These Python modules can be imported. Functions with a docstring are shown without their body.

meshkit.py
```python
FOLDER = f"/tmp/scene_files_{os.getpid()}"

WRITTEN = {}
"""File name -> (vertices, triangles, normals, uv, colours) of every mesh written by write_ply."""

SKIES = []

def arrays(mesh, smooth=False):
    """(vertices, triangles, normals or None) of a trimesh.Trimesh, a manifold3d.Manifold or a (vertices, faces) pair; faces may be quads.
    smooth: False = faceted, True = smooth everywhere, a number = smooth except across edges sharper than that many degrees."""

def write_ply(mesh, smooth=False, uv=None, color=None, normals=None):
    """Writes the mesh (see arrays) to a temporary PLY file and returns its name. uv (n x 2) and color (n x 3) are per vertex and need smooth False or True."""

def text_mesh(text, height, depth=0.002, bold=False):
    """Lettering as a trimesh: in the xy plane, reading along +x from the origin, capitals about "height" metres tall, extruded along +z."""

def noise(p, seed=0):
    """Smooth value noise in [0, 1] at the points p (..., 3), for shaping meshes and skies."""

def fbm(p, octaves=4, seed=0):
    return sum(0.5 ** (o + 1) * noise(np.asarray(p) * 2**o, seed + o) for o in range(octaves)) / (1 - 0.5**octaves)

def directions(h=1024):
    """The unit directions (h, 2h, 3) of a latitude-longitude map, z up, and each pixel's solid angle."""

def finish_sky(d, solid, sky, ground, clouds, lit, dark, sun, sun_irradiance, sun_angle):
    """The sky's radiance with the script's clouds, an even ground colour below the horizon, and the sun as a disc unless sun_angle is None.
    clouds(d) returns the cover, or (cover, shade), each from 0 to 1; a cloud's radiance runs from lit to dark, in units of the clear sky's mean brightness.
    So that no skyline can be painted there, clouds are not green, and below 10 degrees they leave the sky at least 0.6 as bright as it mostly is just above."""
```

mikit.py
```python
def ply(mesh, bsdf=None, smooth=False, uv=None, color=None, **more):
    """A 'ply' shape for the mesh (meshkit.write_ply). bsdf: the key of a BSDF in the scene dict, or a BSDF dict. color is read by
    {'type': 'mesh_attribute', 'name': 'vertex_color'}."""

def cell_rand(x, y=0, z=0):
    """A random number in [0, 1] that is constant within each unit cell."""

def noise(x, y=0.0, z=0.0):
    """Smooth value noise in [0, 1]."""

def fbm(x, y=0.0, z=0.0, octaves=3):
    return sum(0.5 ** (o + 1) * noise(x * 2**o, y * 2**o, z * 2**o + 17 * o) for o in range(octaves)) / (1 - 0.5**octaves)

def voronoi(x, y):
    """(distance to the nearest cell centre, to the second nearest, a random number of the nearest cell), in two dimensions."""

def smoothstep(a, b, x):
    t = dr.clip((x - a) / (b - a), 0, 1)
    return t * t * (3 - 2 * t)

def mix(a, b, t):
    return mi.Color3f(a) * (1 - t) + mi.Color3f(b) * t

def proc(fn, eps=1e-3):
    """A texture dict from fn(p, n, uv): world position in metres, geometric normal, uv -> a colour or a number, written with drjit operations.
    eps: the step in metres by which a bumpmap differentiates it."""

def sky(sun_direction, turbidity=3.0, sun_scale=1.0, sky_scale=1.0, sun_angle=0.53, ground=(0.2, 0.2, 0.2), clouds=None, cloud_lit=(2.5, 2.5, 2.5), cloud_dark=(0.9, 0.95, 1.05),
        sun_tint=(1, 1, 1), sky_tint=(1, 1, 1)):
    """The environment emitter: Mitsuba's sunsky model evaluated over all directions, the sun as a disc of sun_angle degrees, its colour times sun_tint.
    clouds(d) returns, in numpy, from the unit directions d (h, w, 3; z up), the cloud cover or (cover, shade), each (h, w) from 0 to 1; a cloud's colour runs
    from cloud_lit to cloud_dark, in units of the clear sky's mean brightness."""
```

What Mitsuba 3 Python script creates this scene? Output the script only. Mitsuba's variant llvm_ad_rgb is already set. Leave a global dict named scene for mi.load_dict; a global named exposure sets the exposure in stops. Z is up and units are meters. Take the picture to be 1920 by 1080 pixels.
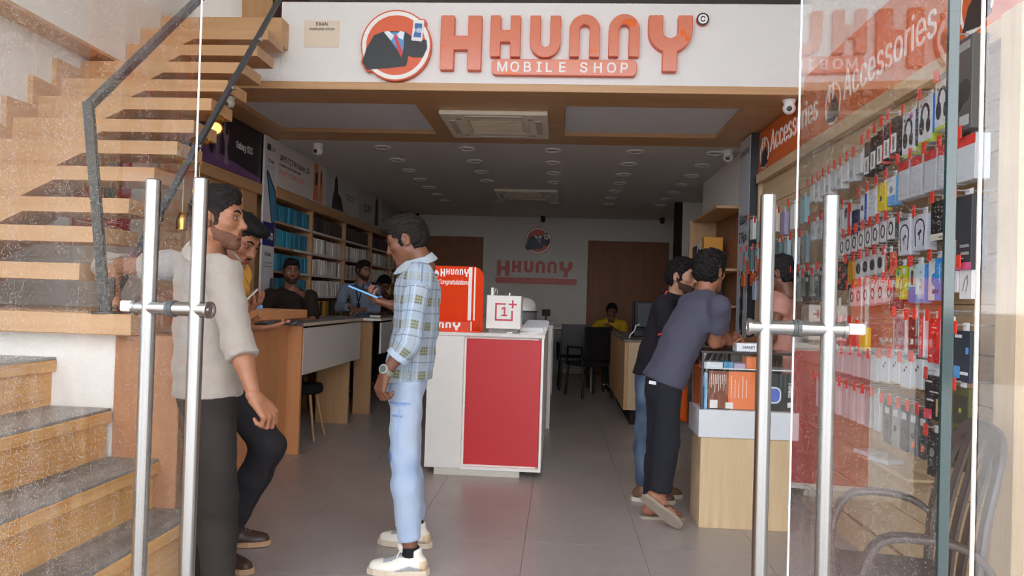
import math, random
import numpy as np, trimesh, manifold3d
import drjit as dr, mitsuba as mi
import mikit, meshkit
from mikit import proc, noise, fbm, smoothstep, mix, cell_rand
from shapely.geometry import Polygon, Point, box as sbox, LineString
from shapely.ops import unary_union
from shapely import affinity

T = mi.ScalarTransform4f
rng = random.Random(7)
nrg = np.random.default_rng(7)

# ------------------------------------------------------------------ camera, sky, exposure
exposure = 5.1
_yaw, _pitch, _roll = np.radians([3.7, 0.85, 1.75])
_fw = np.array([-np.sin(_yaw) * np.cos(_pitch), np.cos(_yaw) * np.cos(_pitch), np.sin(_pitch)])
_rt = np.array([np.cos(_yaw), np.sin(_yaw), 0.0])
_up0 = np.cross(_rt, _fw)
_up = -_rt * np.sin(_roll) + _up0 * np.cos(_roll)
scene = {}
labels = {}
scene['camera'] = {'type': 'perspective', 'fov': math.degrees(2 * math.atan(960 / 1400)), 'fov_axis': 'x', 'near_clip': 0.05, 'far_clip': 500.0,
                   'to_world': T().look_at(origin=[0, 0, 1.30], target=[0 + _fw[0], _fw[1], 1.30 + _fw[2]], up=_up.tolist())}


def clouds(d):
    n = meshkit.fbm(d * np.array([2.2, 2.2, 4.5]) + 3.1, 4)
    return np.clip((n - 0.28) * 3.2, 0, 1), np.clip((n - 0.55) * 1.2, 0, 0.5)


scene['sky'] = mikit.sky((0.25, 0.85, 0.75), turbidity=4.0, sun_scale=0.0, sky_scale=1.0, ground=(0.33, 0.31, 0.29), clouds=clouds,
                         cloud_lit=(1.5, 1.52, 1.56), cloud_dark=(1.0, 1.02, 1.06), sky_tint=(1.02, 1.0, 0.96))


# ------------------------------------------------------------------ helpers
def lin(c):
    c = np.asarray(c, float) / 255.0
    return np.where(c <= 0.04045, c / 12.92, ((c + 0.055) / 1.055) ** 2.4)


def L3(c):
    return [float(x) for x in lin(c)]


def rgb(c):
    return {'type': 'rgb', 'value': [float(x) for x in lin(c)]}


VC = {'type': 'mesh_attribute', 'name': 'vertex_color'}


def bsdf(key, **k):
    scene[key] = {'type': 'twosided', 'b': {'type': 'principled', **k}}


bsdf('matte', base_color=VC, roughness=0.75, specular=0.25)
bsdf('satin', base_color=VC, roughness=0.42, specular=0.45)
bsdf('gloss', base_color=VC, roughness=0.14, specular=0.5)
bsdf('cloth', base_color=VC, roughness=0.9, specular=0.12, sheen=0.3)
bsdf('skin', base_color=VC, roughness=0.48, specular=0.4)
bsdf('hair', base_color=VC, roughness=0.7, specular=0.15)
bsdf('brushed_steel', base_color=rgb((176, 174, 172)), metallic=1.0, roughness=0.2)
bsdf('brass', base_color=rgb((214, 170, 90)), metallic=1.0, roughness=0.28)
scene['pane'] = {'type': 'thindielectric', 'int_ior': 1.52}
scene['clear_plastic'] = {'type': 'thindielectric', 'int_ior': 1.46}


def woodfn(a, b, axis, s=1.0):
    A, B = L3(a), L3(b)

    def fn(p, n, uv):
        q = [p.x * (26 * s), p.y * (26 * s), p.z * (26 * s)]
        q[axis] = q[axis] * 0.045
        g = fbm(q[0] + 3.1, q[1], q[2], 3)
        f = noise(q[0] * 5.0, q[1] * 5.0, q[2] * 5.0)
        t = dr.clip(0.75 * g + 0.35 * f - 0.05, 0, 1)
        return mix(A, B, t)
    return fn


for _k, _ax in (('x', 0), ('y', 1), ('z', 2)):
    bsdf('maple_' + _k, base_color=proc(woodfn((198, 158, 116), (176, 132, 90), _ax)), roughness=0.42, specular=0.4)
bsdf('oak', base_color=proc(woodfn((208, 182, 146), (190, 160, 120), 2, 1.3)), roughness=0.5, specular=0.35)
bsdf('amber_wood', base_color=proc(woodfn((214, 164, 98), (182, 124, 70), 1, 0.7)), roughness=0.38, specular=0.45)
bsdf('lit_honey', base_color=proc(woodfn((222, 160, 110), (204, 142, 94), 2, 0.8)), roughness=0.42, specular=0.4)  # maple made lighter and more orange, the light on the counter is in the colour
bsdf('shaded_pier_wood', base_color=proc(woodfn((170, 120, 84), (146, 98, 66), 2)), roughness=0.45, specular=0.35)  # pier wood with the shade under the half landing put into its colour
bsdf('brown_wood', base_color=proc(woodfn((150, 100, 68), (124, 80, 54), 2)), roughness=0.5, specular=0.3)


def _stone(p, n, uv):
    g = fbm(p.x * 14, p.y * 2.5, p.z * 6, 4)
    return mix(L3((92, 90, 88)), L3((140, 132, 124)), smoothstep(0.25, 0.8, g))


bsdf('stone', base_color=proc(_stone), roughness=0.4, specular=0.45)


def _plaster(p, n, uv):
    g = fbm(p.x * 1.3, p.y * 1.3, p.z * 1.3, 3)
    return mix(L3((224, 219, 211)), L3((214, 208, 199)), g)


bsdf('plaster', base_color=proc(_plaster), roughness=0.8, specular=0.2)


def _tile(p, n, uv):
    g = fbm(p.x * 2.2, p.y * 2.2, 0.0, 3)
    s = noise(p.x * 60, p.y * 60, 0.0)
    return mix(L3((168, 160, 156)), L3((154, 146, 142)), g * 0.8 + s * 0.2)


def _tile_rough(p, n, uv):
    return 0.24 + 0.22 * fbm(p.x * 1.7, p.y * 1.7, 2.0, 3)


bsdf('floor_tile', base_color=proc(_tile), roughness=proc(_tile_rough), specular=0.5)

# chamfered box: 24 corner points, fixed topology
_s = np.array([[x, y, z] for x in (-1, 1) for y in (-1, 1) for z in (-1, 1)], float)


def _cpts(h, c):
    out = []
    for k in range(3):
        q = _s * h
        q = q - _s * c
        q[:, k] = _s[:, k] * h[k]
        out.append(q)
    return np.stack(out, 1).reshape(-1, 3)


_CH = trimesh.convex.convex_hull(_cpts(np.ones(3), 0.2))
_perm = np.array([np.argmin(np.linalg.norm(_cpts(np.ones(3), 0.2) - v, axis=1)) for v in _CH.vertices])
_CHF = _perm[_CH.faces]


def bx(x0, x1, y0, y1, z0, z1, c=0.003):
    h = np.array([x1 - x0, y1 - y0, z1 - z0]) / 2
    m = np.array([x1 + x0, y1 + y0, z1 + z0]) / 2
    h = np.abs(h)
    c = min(c, 0.3 * h.min())
    return trimesh.Trimesh(_cpts(h, c) + m, _CHF, process=False)


def obox(center, half, R=None, c=0.002):
    h = np.asarray(half, float)
    c = min(c, 0.3 * h.min())
    v = _cpts(h, c)
    if R is not None:
        v = v @ np.asarray(R).T
    return trimesh.Trimesh(v + np.asarray(center), _CHF, process=False)


def cat(*ms):
    ms = [m for m in ms if m is not None]
    return trimesh.util.concatenate(ms) if len(ms) > 1 else ms[0]


def frame(d, up=(0, 0, 1)):
    d = np.asarray(d, float)
    d = d / np.linalg.norm(d)
    if abs(d @ np.asarray(up)) > 0.98:
        up = (0, 1, 0) if abs(d[1]) < 0.9 else (1, 0, 0)
    s = np.cross(d, up)
    s /= np.linalg.norm(s)
    return s, np.cross(s, d), d


def rotz(a):
    c, s = math.cos(a), math.sin(a)
    return np.array([[c, -s, 0], [s, c, 0], [0, 0, 1.0]])


def rotx(a):
    c, s = math.cos(a), math.sin(a)
    return np.array([[1.0, 0, 0], [0, c, -s], [0, s, c]])


def roty(a):
    c, s = math.cos(a), math.sin(a)
    return np.array([[c, 0, s], [0, 1.0, 0], [-s, 0, c]])


def lathe(prof, n=24, o=(0, 0, 0), axis=(0, 0, 1)):
    """profile of (radius, height) about an axis"""
    s, u, d = frame(axis)
    prof = np.asarray(prof, float)
    a = np.linspace(0, 2 * np.pi, n, endpoint=False)
    ring = np.cos(a)[:, None] * s + np.sin(a)[:, None] * u
    v = (np.asarray(o) + prof[:, None, 1:2] * d + prof[:, None, 0:1] * ring[None]).reshape(-1, 3)
    i, j = np.meshgrid(np.arange(len(prof) - 1), np.arange(n), indexing='ij')
    q = np.stack([i * n + j, i * n + (j + 1) % n, (i + 1) * n + (j + 1) % n, (i + 1) * n + j], -1).reshape(-1, 4)
    m = trimesh.Trimesh(v, np.vstack([q[:, [0, 2, 1]], q[:, [0, 3, 2]]]), process=False)
    return m


def cyl(p0, p1, r, n=20, r1=None, c=0.0):
    p0, p1 = np.asarray(p0, float), np.asarray(p1, float)
    L = np.linalg.norm(p1 - p0)
    r1 = r if r1 is None else r1
    c = min(c, 0.3 * r, 0.3 * L)
    prof = [(0, 0), (r - c, 0)] + ([(r, c)] if c else []) + ([(r1, L - c)] if c else []) + [(r1 - c, L), (0, L)]
    return lathe(prof, n, p0, p1 - p0)


def tube(pts, r, n=8, closed=False):
    pts = np.asarray(pts, float)
    m = len(pts)
    t = np.gradient(pts, axis=0)
    if closed:
        t = np.roll(pts, -1, 0) - np.roll(pts, 1, 0)
    t /= np.linalg.norm(t, axis=1, keepdims=True) + 1e-12
    s = np.zeros_like(t)
    ref = frame(t[0])[0]
    for k in range(m):
        ref = ref - t[k] * (ref @ t[k])
        ref /= np.linalg.norm(ref)
        s[k] = ref
    u = np.cross(t, s)
    a = np.linspace(0, 2 * np.pi, n, endpoint=False)
    rr = np.broadcast_to(r, (m,))
    v = pts[:, None] + rr[:, None, None] * (np.cos(a)[None, :, None] * s[:, None] + np.sin(a)[None, :, None] * u[:, None])
    v = v.reshape(-1, 3)
    F = []
    for i in range(m if closed else m - 1):
        i2 = (i + 1) % m
        for j in range(n):
            j2 = (j + 1) % n
            F += [[i * n + j, i2 * n + j2, i * n + j2], [i * n + j, i2 * n + j, i2 * n + j2]]
    if not closed:
        v = np.vstack([v, pts[0], pts[-1]])
        for j in range(n):
            F += [[m * n, (j + 1) % n, j][::-1], [m * n + 1, (m - 1) * n + j, (m - 1) * n + (j + 1) % n][::-1]]
    return trimesh.Trimesh(v, np.array(F)[:, ::-1], process=False)


def ext(poly, depth):
    polys = getattr(poly, 'geoms', [poly])
    return cat(*[trimesh.creation.extrude_polygon(g, depth, engine='earcut') for g in polys if g.area > 0])


def place(m, R=None, t=(0, 0, 0)):
    m = m.copy()
    v = np.asarray(m.vertices)
    if R is not None:
        v = v @ np.asarray(R).T
    return trimesh.Trimesh(v + np.asarray(t), m.faces, process=False)


def on_plane(m, o, u, v):
    """maps a mesh drawn in xy (+z proud) to origin o with x along u, y along v, z along u x v"""
    u, v = np.asarray(u, float), np.asarray(v, float)
    R = np.stack([u, v, np.cross(u, v)], 1)
    if np.linalg.det(R) < 0:
        raise ValueError
    return place(m, R, o)


_txt = {}


def text(s, h, depth=0.002, bold=False, center=False, width=None):
    k = (s, bold)
    if k not in _txt:
        _txt[k] = meshkit.text_mesh(s, 0.1, 0.1, bold)
    m = _txt[k].copy()
    v = np.asarray(m.vertices) * [h / 0.1, h / 0.1, depth / 0.1]
    if width:
        v = v * [width / (v[:, 0].max() - v[:, 0].min()), 1, 1]
    if center:
        v = v - [(v[:, 0].max() + v[:, 0].min()) / 2, 0, 0]
    return trimesh.Trimesh(v, m.faces, process=False)


def key_for(name):
    if name not in scene and name not in labels:
        return name
    k = 1
    while f'{name}_{k:03d}' in scene or f'{name}_{k:03d}' in labels:
        k += 1
    return f'{name}_{k:03d}'


_ORD = 'first second third fourth fifth sixth seventh eighth ninth tenth eleventh twelfth thirteenth fourteenth fifteenth sixteenth seventeenth eighteenth nineteenth twentieth'.split()
_ORD += ['twenty ' + w for w in _ORD[:9]]
_count = {}


def key_for(name):  # noqa: F811  (fast: counts per stem)
    k = _count.get(name, 0)
    _count[name] = k + 1
    return name if k == 0 else f'{name}_{k:03d}'


def put(key, mesh, mat, color=None, smooth=False):
    """one entry of the scene under this exact key"""
    if smooth not in (False, True):
        mesh = trimesh.graph.smooth_shade(trimesh.Trimesh(mesh.vertices, mesh.faces, process=True), angle=math.radians(smooth), facet_minarea=None)
        smooth = True
    col = None
    if color is not None:
        c = np.asarray(color, float)
        col = lin(c) * np.ones((len(mesh.vertices), 1)) if c.ndim == 1 else lin(c)
    scene[key] = mikit.ply(mesh, mat, smooth=smooth, color=col)
    return key


def thing(name, label, cat_, group=None):
    k = key_for(name)
    labels[k] = {'label': label, 'category': cat_}
    if group:
        labels[k]['group'] = group
    return k


def part(parent, name, mesh, mat, color=None, smooth=False, label=None, stuff=False):
    k = key_for(parent + '__' + name)
    put(k, mesh, mat, color, smooth)
    if label or stuff:
        labels[k] = {}
        if label:
            labels[k]['label'] = label
        if stuff:
            labels[k]['kind'] = 'stuff'
    return k


def single(name, label, cat_, mesh, mat, color=None, smooth=False, group=None):
    k = thing(name, label, cat_, group)
    return put(k, mesh, mat, color, smooth)


def struct(name, mesh, mat, color=None, smooth=False, label=None):
    k = key_for(name)
    labels[k] = {'kind': 'structure'}
    if label:
        labels[k]['label'] = label
        labels[k]['category'] = name.split('_')[0]
    if mesh is not None:
        put(k, mesh, mat, color, smooth)
    return k
# ------------------------------------------------------------------ the setting
H = 2.78          # underside of the entrance soffit and of the shop ceiling
W = (232, 228, 222)
fl = struct('floor', bx(-3.3, 2.5, 0.9, 13.6, -0.12, -0.006, 0), 'matte', (104, 98, 94), label='grey polished tile floor of the shop')
tx = [-0.773 + 0.622 * k for k in range(-4, 6)]
ty = [0.92 + 0.622 * k for k in range(0, 21)]
for i in range(len(tx) - 1):
    for j in range(len(ty) - 1):
        part(fl, 'tile', bx(tx[i] + 0.0009, tx[i + 1] - 0.0009, ty[j] + 0.0009, ty[j + 1] - 0.0009, -0.006, 0.0, 0.0012), 'floor_tile')
struct('pavement', bx(-14, 14, -14, 0.9, -0.3, -0.14), 'matte', (190, 184, 174), label='pale concrete pavement outside the shop front')
struct('threshold', bx(-3.3, 2.5, 0.82, 0.9, -0.14, 0.0), 'stone', label='stone threshold under the glass front')

wl = struct('wall_left', bx(-3.30, -3.10, 0.93, 13.6, 0, 5.6, 0), 'plaster', label='cream plaster wall on the stair side')
struct('wall_right', cat(bx(1.70, 1.90, 0.93, 9.1, 0, 5.6, 0), bx(2.3, 2.5, 9.1, 13.6, 0, 3.2, 0), bx(1.7, 2.5, 9.1, 9.2, 0, 3.2, 0)), 'plaster', label='cream plaster wall behind the accessory displays')
wb = struct('wall_back', bx(-3.3, 2.5, 13.4, 13.6, 0, 3.2, 0), 'plaster', label='pale wall at the far end of the shop')
part(wb, 'wood_panel', bx(-2.79, -1.406, 13.36, 13.4, 0.0, 2.40), 'brown_wood')
part(wb, 'wood_panel', bx(0.474, 1.90, 13.36, 13.4, 0.0, 2.385), 'brown_wood')
struct('ceiling', bx(-3.3, 2.5, 7.07, 13.6, H, H + 0.25, 0), 'matte', (196, 190, 184), label='pale grey ceiling over the rear of the shop')
# light column and dark strip at the right rear
struct('pillar', bx(1.74, 2.3, 10.95, 11.3, 0, H), 'plaster', label='pale pillar at the right rear of the shop')
struct('trim_1', bx(1.63, 1.74, 10.95, 11.05, 0, H), 'matte', (38, 34, 32), label='black vertical trim beside the pale rear pillar')
# entrance soffit: wood borders with two recessed pale panels
sf = struct('soffit', cat(bx(-2.86, 1.70, 5.425, 5.68, H, H + 0.15, 0), bx(-2.86, 1.70, 6.705, 7.07, H, H + 0.15, 0), bx(-2.86, -2.6, 5.68, 6.705, H, H + 0.15, 0),
                          bx(-1.16, -0.005, 5.68, 6.705, H, H + 0.15, 0), bx(1.34, 1.70, 5.68, 6.705, H, H + 0.15, 0), bx(-3.1, -2.86, 5.425, 7.07, H, H + 0.15, 0)), 'maple_x', label='wooden soffit above the shop entrance')
part(sf, 'panel', bx(-2.6, -1.16, 5.68, 6.705, H + 0.035, H + 0.10), 'matte', (206, 205, 206), label='pale grey recessed soffit panel')
part(sf, 'panel', bx(-0.005, 1.34, 5.68, 6.705, H + 0.035, H + 0.10), 'matte', (206, 205, 206), label='pale grey recessed soffit panel')
fa = struct('fascia', cat(bx(-2.09, 1.70, 5.30, 5.42, 2.835, 3.42), bx(-2.5, -2.09, 5.302, 5.42, 2.835, 3.05)), 'satin', (222, 219, 215), label='white glossy sign board across the mezzanine edge')
part(fa, 'trim', bx(-2.86, 1.70, 5.285, 5.425, 2.778, 2.834), 'maple_x', label='thin wooden strip under the white sign board')
# upper floor
struct('slab', bx(-3.1, 1.70, 5.42, 13.6, H + 0.15, 3.18, 0), 'matte', (120, 112, 104), label='upper floor slab')
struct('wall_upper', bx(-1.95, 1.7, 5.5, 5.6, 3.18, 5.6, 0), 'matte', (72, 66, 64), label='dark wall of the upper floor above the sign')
struct('wall_landing', bx(-3.1, -1.95, 7.6, 7.7, 3.18, 5.6, 0), 'matte', (150, 140, 130), label='wall behind the upper stair landing')
struct('door_3', bx(-2.66, -2.405, 5.9, 5.94, 3.26, 5.4), 'maple_z', label='light wooden door panel at the top of the stairs')
struct('door_4', bx(-2.40, -1.96, 5.9, 5.96, 3.26, 5.4), 'matte', (58, 40, 30), label='dark brown jamb at the top of the stairs')
struct('roof', bx(-3.3, 1.9, 0.6, 8.0, 5.6, 5.8, 0), 'plaster', label='roof over the stair hall')
struct('wall_front', cat(bx(-3.3, 1.9, 0.88, 0.98, 5.35, 5.6, 0), bx(-3.6, -3.1, 0.7, 0.93, -0.14, 5.6, 0), bx(1.62, 2.2, 0.8, 0.98, -0.14, 5.6, 0)), 'plaster', label='plaster surround of the glass shop front')

struct('canopy', bx(-5.0, 4.0, -1.9, 0.9, 5.35, 5.55, 0), 'matte', (150, 144, 136), label='added unseen concrete canopy over the pavement, holding back high sky light')  # added out of view to keep high sky light off the near objects
# AC cassettes
def cassette(x0, x1, y0, y1, z, label):
    t = thing('ceiling_air_conditioner', label, 'air conditioner')
    part(t, 'frame', cat(bx(x0, x1, y0, y0 + 0.2, z - 0.035, z, 0.008), bx(x0, x1, y1 - 0.2, y1, z - 0.035, z, 0.008), bx(x0, x0 + 0.2, y0, y1, z - 0.035, z, 0.008), bx(x1 - 0.2, x1, y0, y1, z - 0.035, z, 0.008)), 'satin', (226, 216, 198))
    g = part(t, 'grille', bx(x0 + 0.2, x1 - 0.2, y0 + 0.2, y1 - 0.2, z - 0.03, z - 0.012), 'satin', (214, 196, 168))
    n = 9
    for k in range(n):
        y = y0 + 0.22 + (y1 - y0 - 0.44) * (k + 0.5) / n
        part(g, 'slat', bx(x0 + 0.22, x1 - 0.22, y - 0.012, y + 0.012, z - 0.036, z - 0.03), 'satin', (222, 206, 180))
    for a, b, c, d in ((x0 + 0.05, x0 + 0.10, y0 + 0.2, y1 - 0.2), (x1 - 0.10, x1 - 0.05, y0 + 0.2, y1 - 0.2), (x0 + 0.2, x1 - 0.2, y0 + 0.05, y0 + 0.09), (x0 + 0.2, x1 - 0.2, y1 - 0.09, y1 - 0.05)):
        part(t, 'louver', bx(a, b, c, d, z - 0.042, z - 0.034), 'satin', (190, 180, 164))
    for a, b in ((x0 + 0.14, y0 + 0.14), (x1 - 0.14, y0 + 0.14), (x0 + 0.14, y1 - 0.14), (x1 - 0.14, y1 - 0.14)):
        part(t, 'screw_cover', bx(a - 0.02, a + 0.02, b - 0.02, b + 0.02, z - 0.04, z - 0.034), 'satin', (150, 140, 128))


cassette(-1.0, -0.14, 5.83, 6.69, H, 'cream ceiling air conditioner in the wooden soffit between the pale panels')
cassette(-0.93, -0.07, 10.0, 10.85, H, 'white ceiling air conditioner far back in the grey ceiling')

# downlights
_dl = [(x, 7.33 + 0.66 * r) for r in range(7) for x in (-1.81, -0.96, -0.12, 0.69, 1.46)]
_rn = ['first', 'second', 'third', 'fourth', 'fifth', 'sixth', 'seventh']
for i, (x, y) in enumerate(_dl):
    if -1.0 < x < 0.0 and 9.9 < y < 10.95:
        continue
    t = thing('downlight', f'small unlit round downlight, {_rn[i // 5]} ceiling row from the soffit, {["leftmost", "left of middle", "middle", "right of middle", "rightmost"][i % 5]}', 'ceiling light', 'downlights in the rear ceiling')
    part(t, 'rim', lathe([(0.062, 0.0), (0.09, 0.0), (0.088, -0.012), (0.07, -0.016), (0.062, -0.004)], 20, (x, y, H)), 'satin', (214, 208, 200), smooth=40)
    part(t, 'diffuser', cyl((x, y, H - 0.004), (x, y, H + 0.002), 0.063, 20), 'satin', (150, 146, 142))


# ------------------------------------------------------------------ stairs
XE, WX = -2.03, -3.098
def tread_mesh(y0, y1, zt, t=0.075, x_end=XE, riser=0.25, taper0=0.52, taper1=0.88, x0=WX):
    """cantilevered step: thin slab at its free end, deep haunch towards the wall"""
    L = x_end - x0
    pts = [(x0, zt), (x_end, zt), (x_end, zt - t), (x_end - taper0, zt - t), (x_end - taper1, zt - riser), (x0, zt - riser)]
    m = ext(Polygon(pts), y1 - y0)
    v = np.asarray(m.vertices)
    return trimesh.Trimesh(np.stack([v[:, 0], y1 - v[:, 2], v[:, 1]], 1), m.faces[:, ::1], process=False)


st = thing('staircase', 'light wooden staircase with cantilevered floating steps climbing the left wall', 'staircase')
tz = [1.395, 1.565, 1.717, 1.90, 2.075, 2.227, 2.40, 2.563, 2.738, 2.915, 3.08]
tyy = [3.03, 3.18, 3.372, 3.58, 3.79, 3.955, 4.15, 4.346, 4.559, 4.759, 4.924]
for z, y in zip(tz, tyy):
    part(st, 'tread', tread_mesh(y, y + 0.275, z, 0.07, x0=WX if z < 2.75 else -2.92), 'maple_x')
part(st, 'landing', cat(bx(-2.92, XE + 0.0, 5.165, 5.30, 3.06, 3.255, 0.004), bx(-2.92, XE, 5.30, 7.59, 3.1, 3.255, 0.004)), 'maple_x', label='upper landing slab')
# lower landing and the steps up to it
part(st, 'landing', bx(WX, -1.72, 2.90, 3.9, 1.105, 1.19, 0.004), 'maple_x', label='half landing with thick wooden edge')
part(st, 'landing_wall', bx(WX, -1.83, 3.0, 3.05, 0, 1.105, 0), 'plaster', label='white plaster wall under the half landing')
part(st, 'landing_post', bx(-1.83, -1.55, 2.98, 3.14, 0, 1.105, 0.004), 'shaded_pier_wood', label='wooden pier under the half landing')
for k, (z, x) in enumerate(((1.0, -2.09), (0.8, -1.83), (0.6, -1.62), (0.4, -1.44), (0.2, -1.39))):
    y1 = (3.0 if x < -1.83 else 2.98) if z > 0.3 else 2.5
    s = part(st, 'step', bx(-3.1, x - 0.02, 0.98, y1, 0.0 if k == 4 else z - 0.25, z - 0.05, 0.002), 'amber_wood', label='wooden riser below a stone tread')
    part(s, 'nosing', bx(-3.1, x, 0.98, y1, z - 0.06, z - 0.012, 0.004), 'amber_wood')
    part(s, 'stone_tread', bx(-3.1, x - 0.004, 0.98, y1, z - 0.012, z, 0.002), 'stone')
# zigzag skirting along the left wall
zz = []
for z, y in zip(tz[:8], tyy[:8]):
    zz += [(y, z), (y, z + 0.172)]
up = [(y - 0.05, z - 0.065) for y, z in zz]
poly = Polygon([(zz[0][0] - 0.05, zz[0][1] - 0.3)] + up + [(zz[-1][0] + 0.25, zz[-1][1] - 0.065), (zz[-1][0] + 0.25, zz[-1][1] - 0.5)])
m = ext(poly.buffer(0), 0.03)
v = np.asarray(m.vertices)
part(st, 'skirting', trimesh.Trimesh(np.stack([-3.098 + v[:, 2], v[:, 0], v[:, 1]], 1), m.faces, process=False), 'maple_y', label='stepped wooden skirting on the left wall')
# boxed out upper wall over the inner side of the stairs, with a wooden underside
struct('bulkhead', bx(-3.098, -2.925, 0.98, 7.55, 2.785, 5.6, 0), 'plaster', label='boxed out cream wall above the inner side of the stairs')
struct('trim_2', bx(-3.098, -2.922, 0.98, 4.75, 2.765, 2.785, 0.001), 'maple_y', label='wooden underside of the boxed out upper wall')

rl = thing('stair_railing', 'dark grey flat steel railing bars rising beside the floating steps', 'railing')
def bar(p0, p1, a, b, c=0.002):
    p0, p1 = np.array(p0, float), np.array(p1, float)
    s, u, d = frame(p1 - p0)
    return obox((p0 + p1) / 2, [a, b, np.linalg.norm(p1 - p0) / 2], np.stack([s, u, d], 1), c)


G = (62, 64, 66)
part(rl, 'post', bar((-1.86, 2.95, 1.20), (-1.86, 2.79, 2.02), 0.019, 0.012), 'satin', G)
part(rl, 'handrail', bar((-1.86, 2.79, 2.00), (-1.86, 4.9, 3.92), 0.019, 0.014), 'satin', G)
part(rl, 'brace', bar((-1.86, 2.95, 1.20), (-1.97, 4.95, 3.30), 0.015, 0.012), 'satin', G)
part(rl, 'base_plate', cat(lathe([(0, 0), (0.062, 0), (0.062, 0.008), (0.0, 0.01)], 20, (-1.86, 2.955, 1.19)), lathe([(0.024, 0), (0.034, 0.10), (0.03, 0.14)], 16, (-1.86, 2.955, 1.198))), 'satin', (50, 52, 54), smooth=40)
for k in range(4):
    tt = 0.2 + 0.2 * k
    p = np.array((-1.86, 2.95, 1.2)) * (1 - tt) + np.array((-1.97, 4.95, 3.3)) * tt
    part(rl, 'bolt', cyl(p + [0.015, 0, 0], p + [0.03, 0, 0], 0.012, 10), 'brushed_steel')
# ------------------------------------------------------------------ glass front
scene['glass_edge'] = {'type': 'twosided', 'b': {'type': 'principled', 'base_color': VC, 'roughness': 0.08, 'specular': 0.8}}


def sheet(a, b, z0, z1):
    a, b = np.asarray(a, float), np.asarray(b, float)
    return trimesh.Trimesh([[a[0], a[1], z0], [b[0], b[1], z0], [b[0], b[1], z1], [a[0], a[1], z1]], [[0, 1, 2], [0, 2, 3]], process=False)


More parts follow.
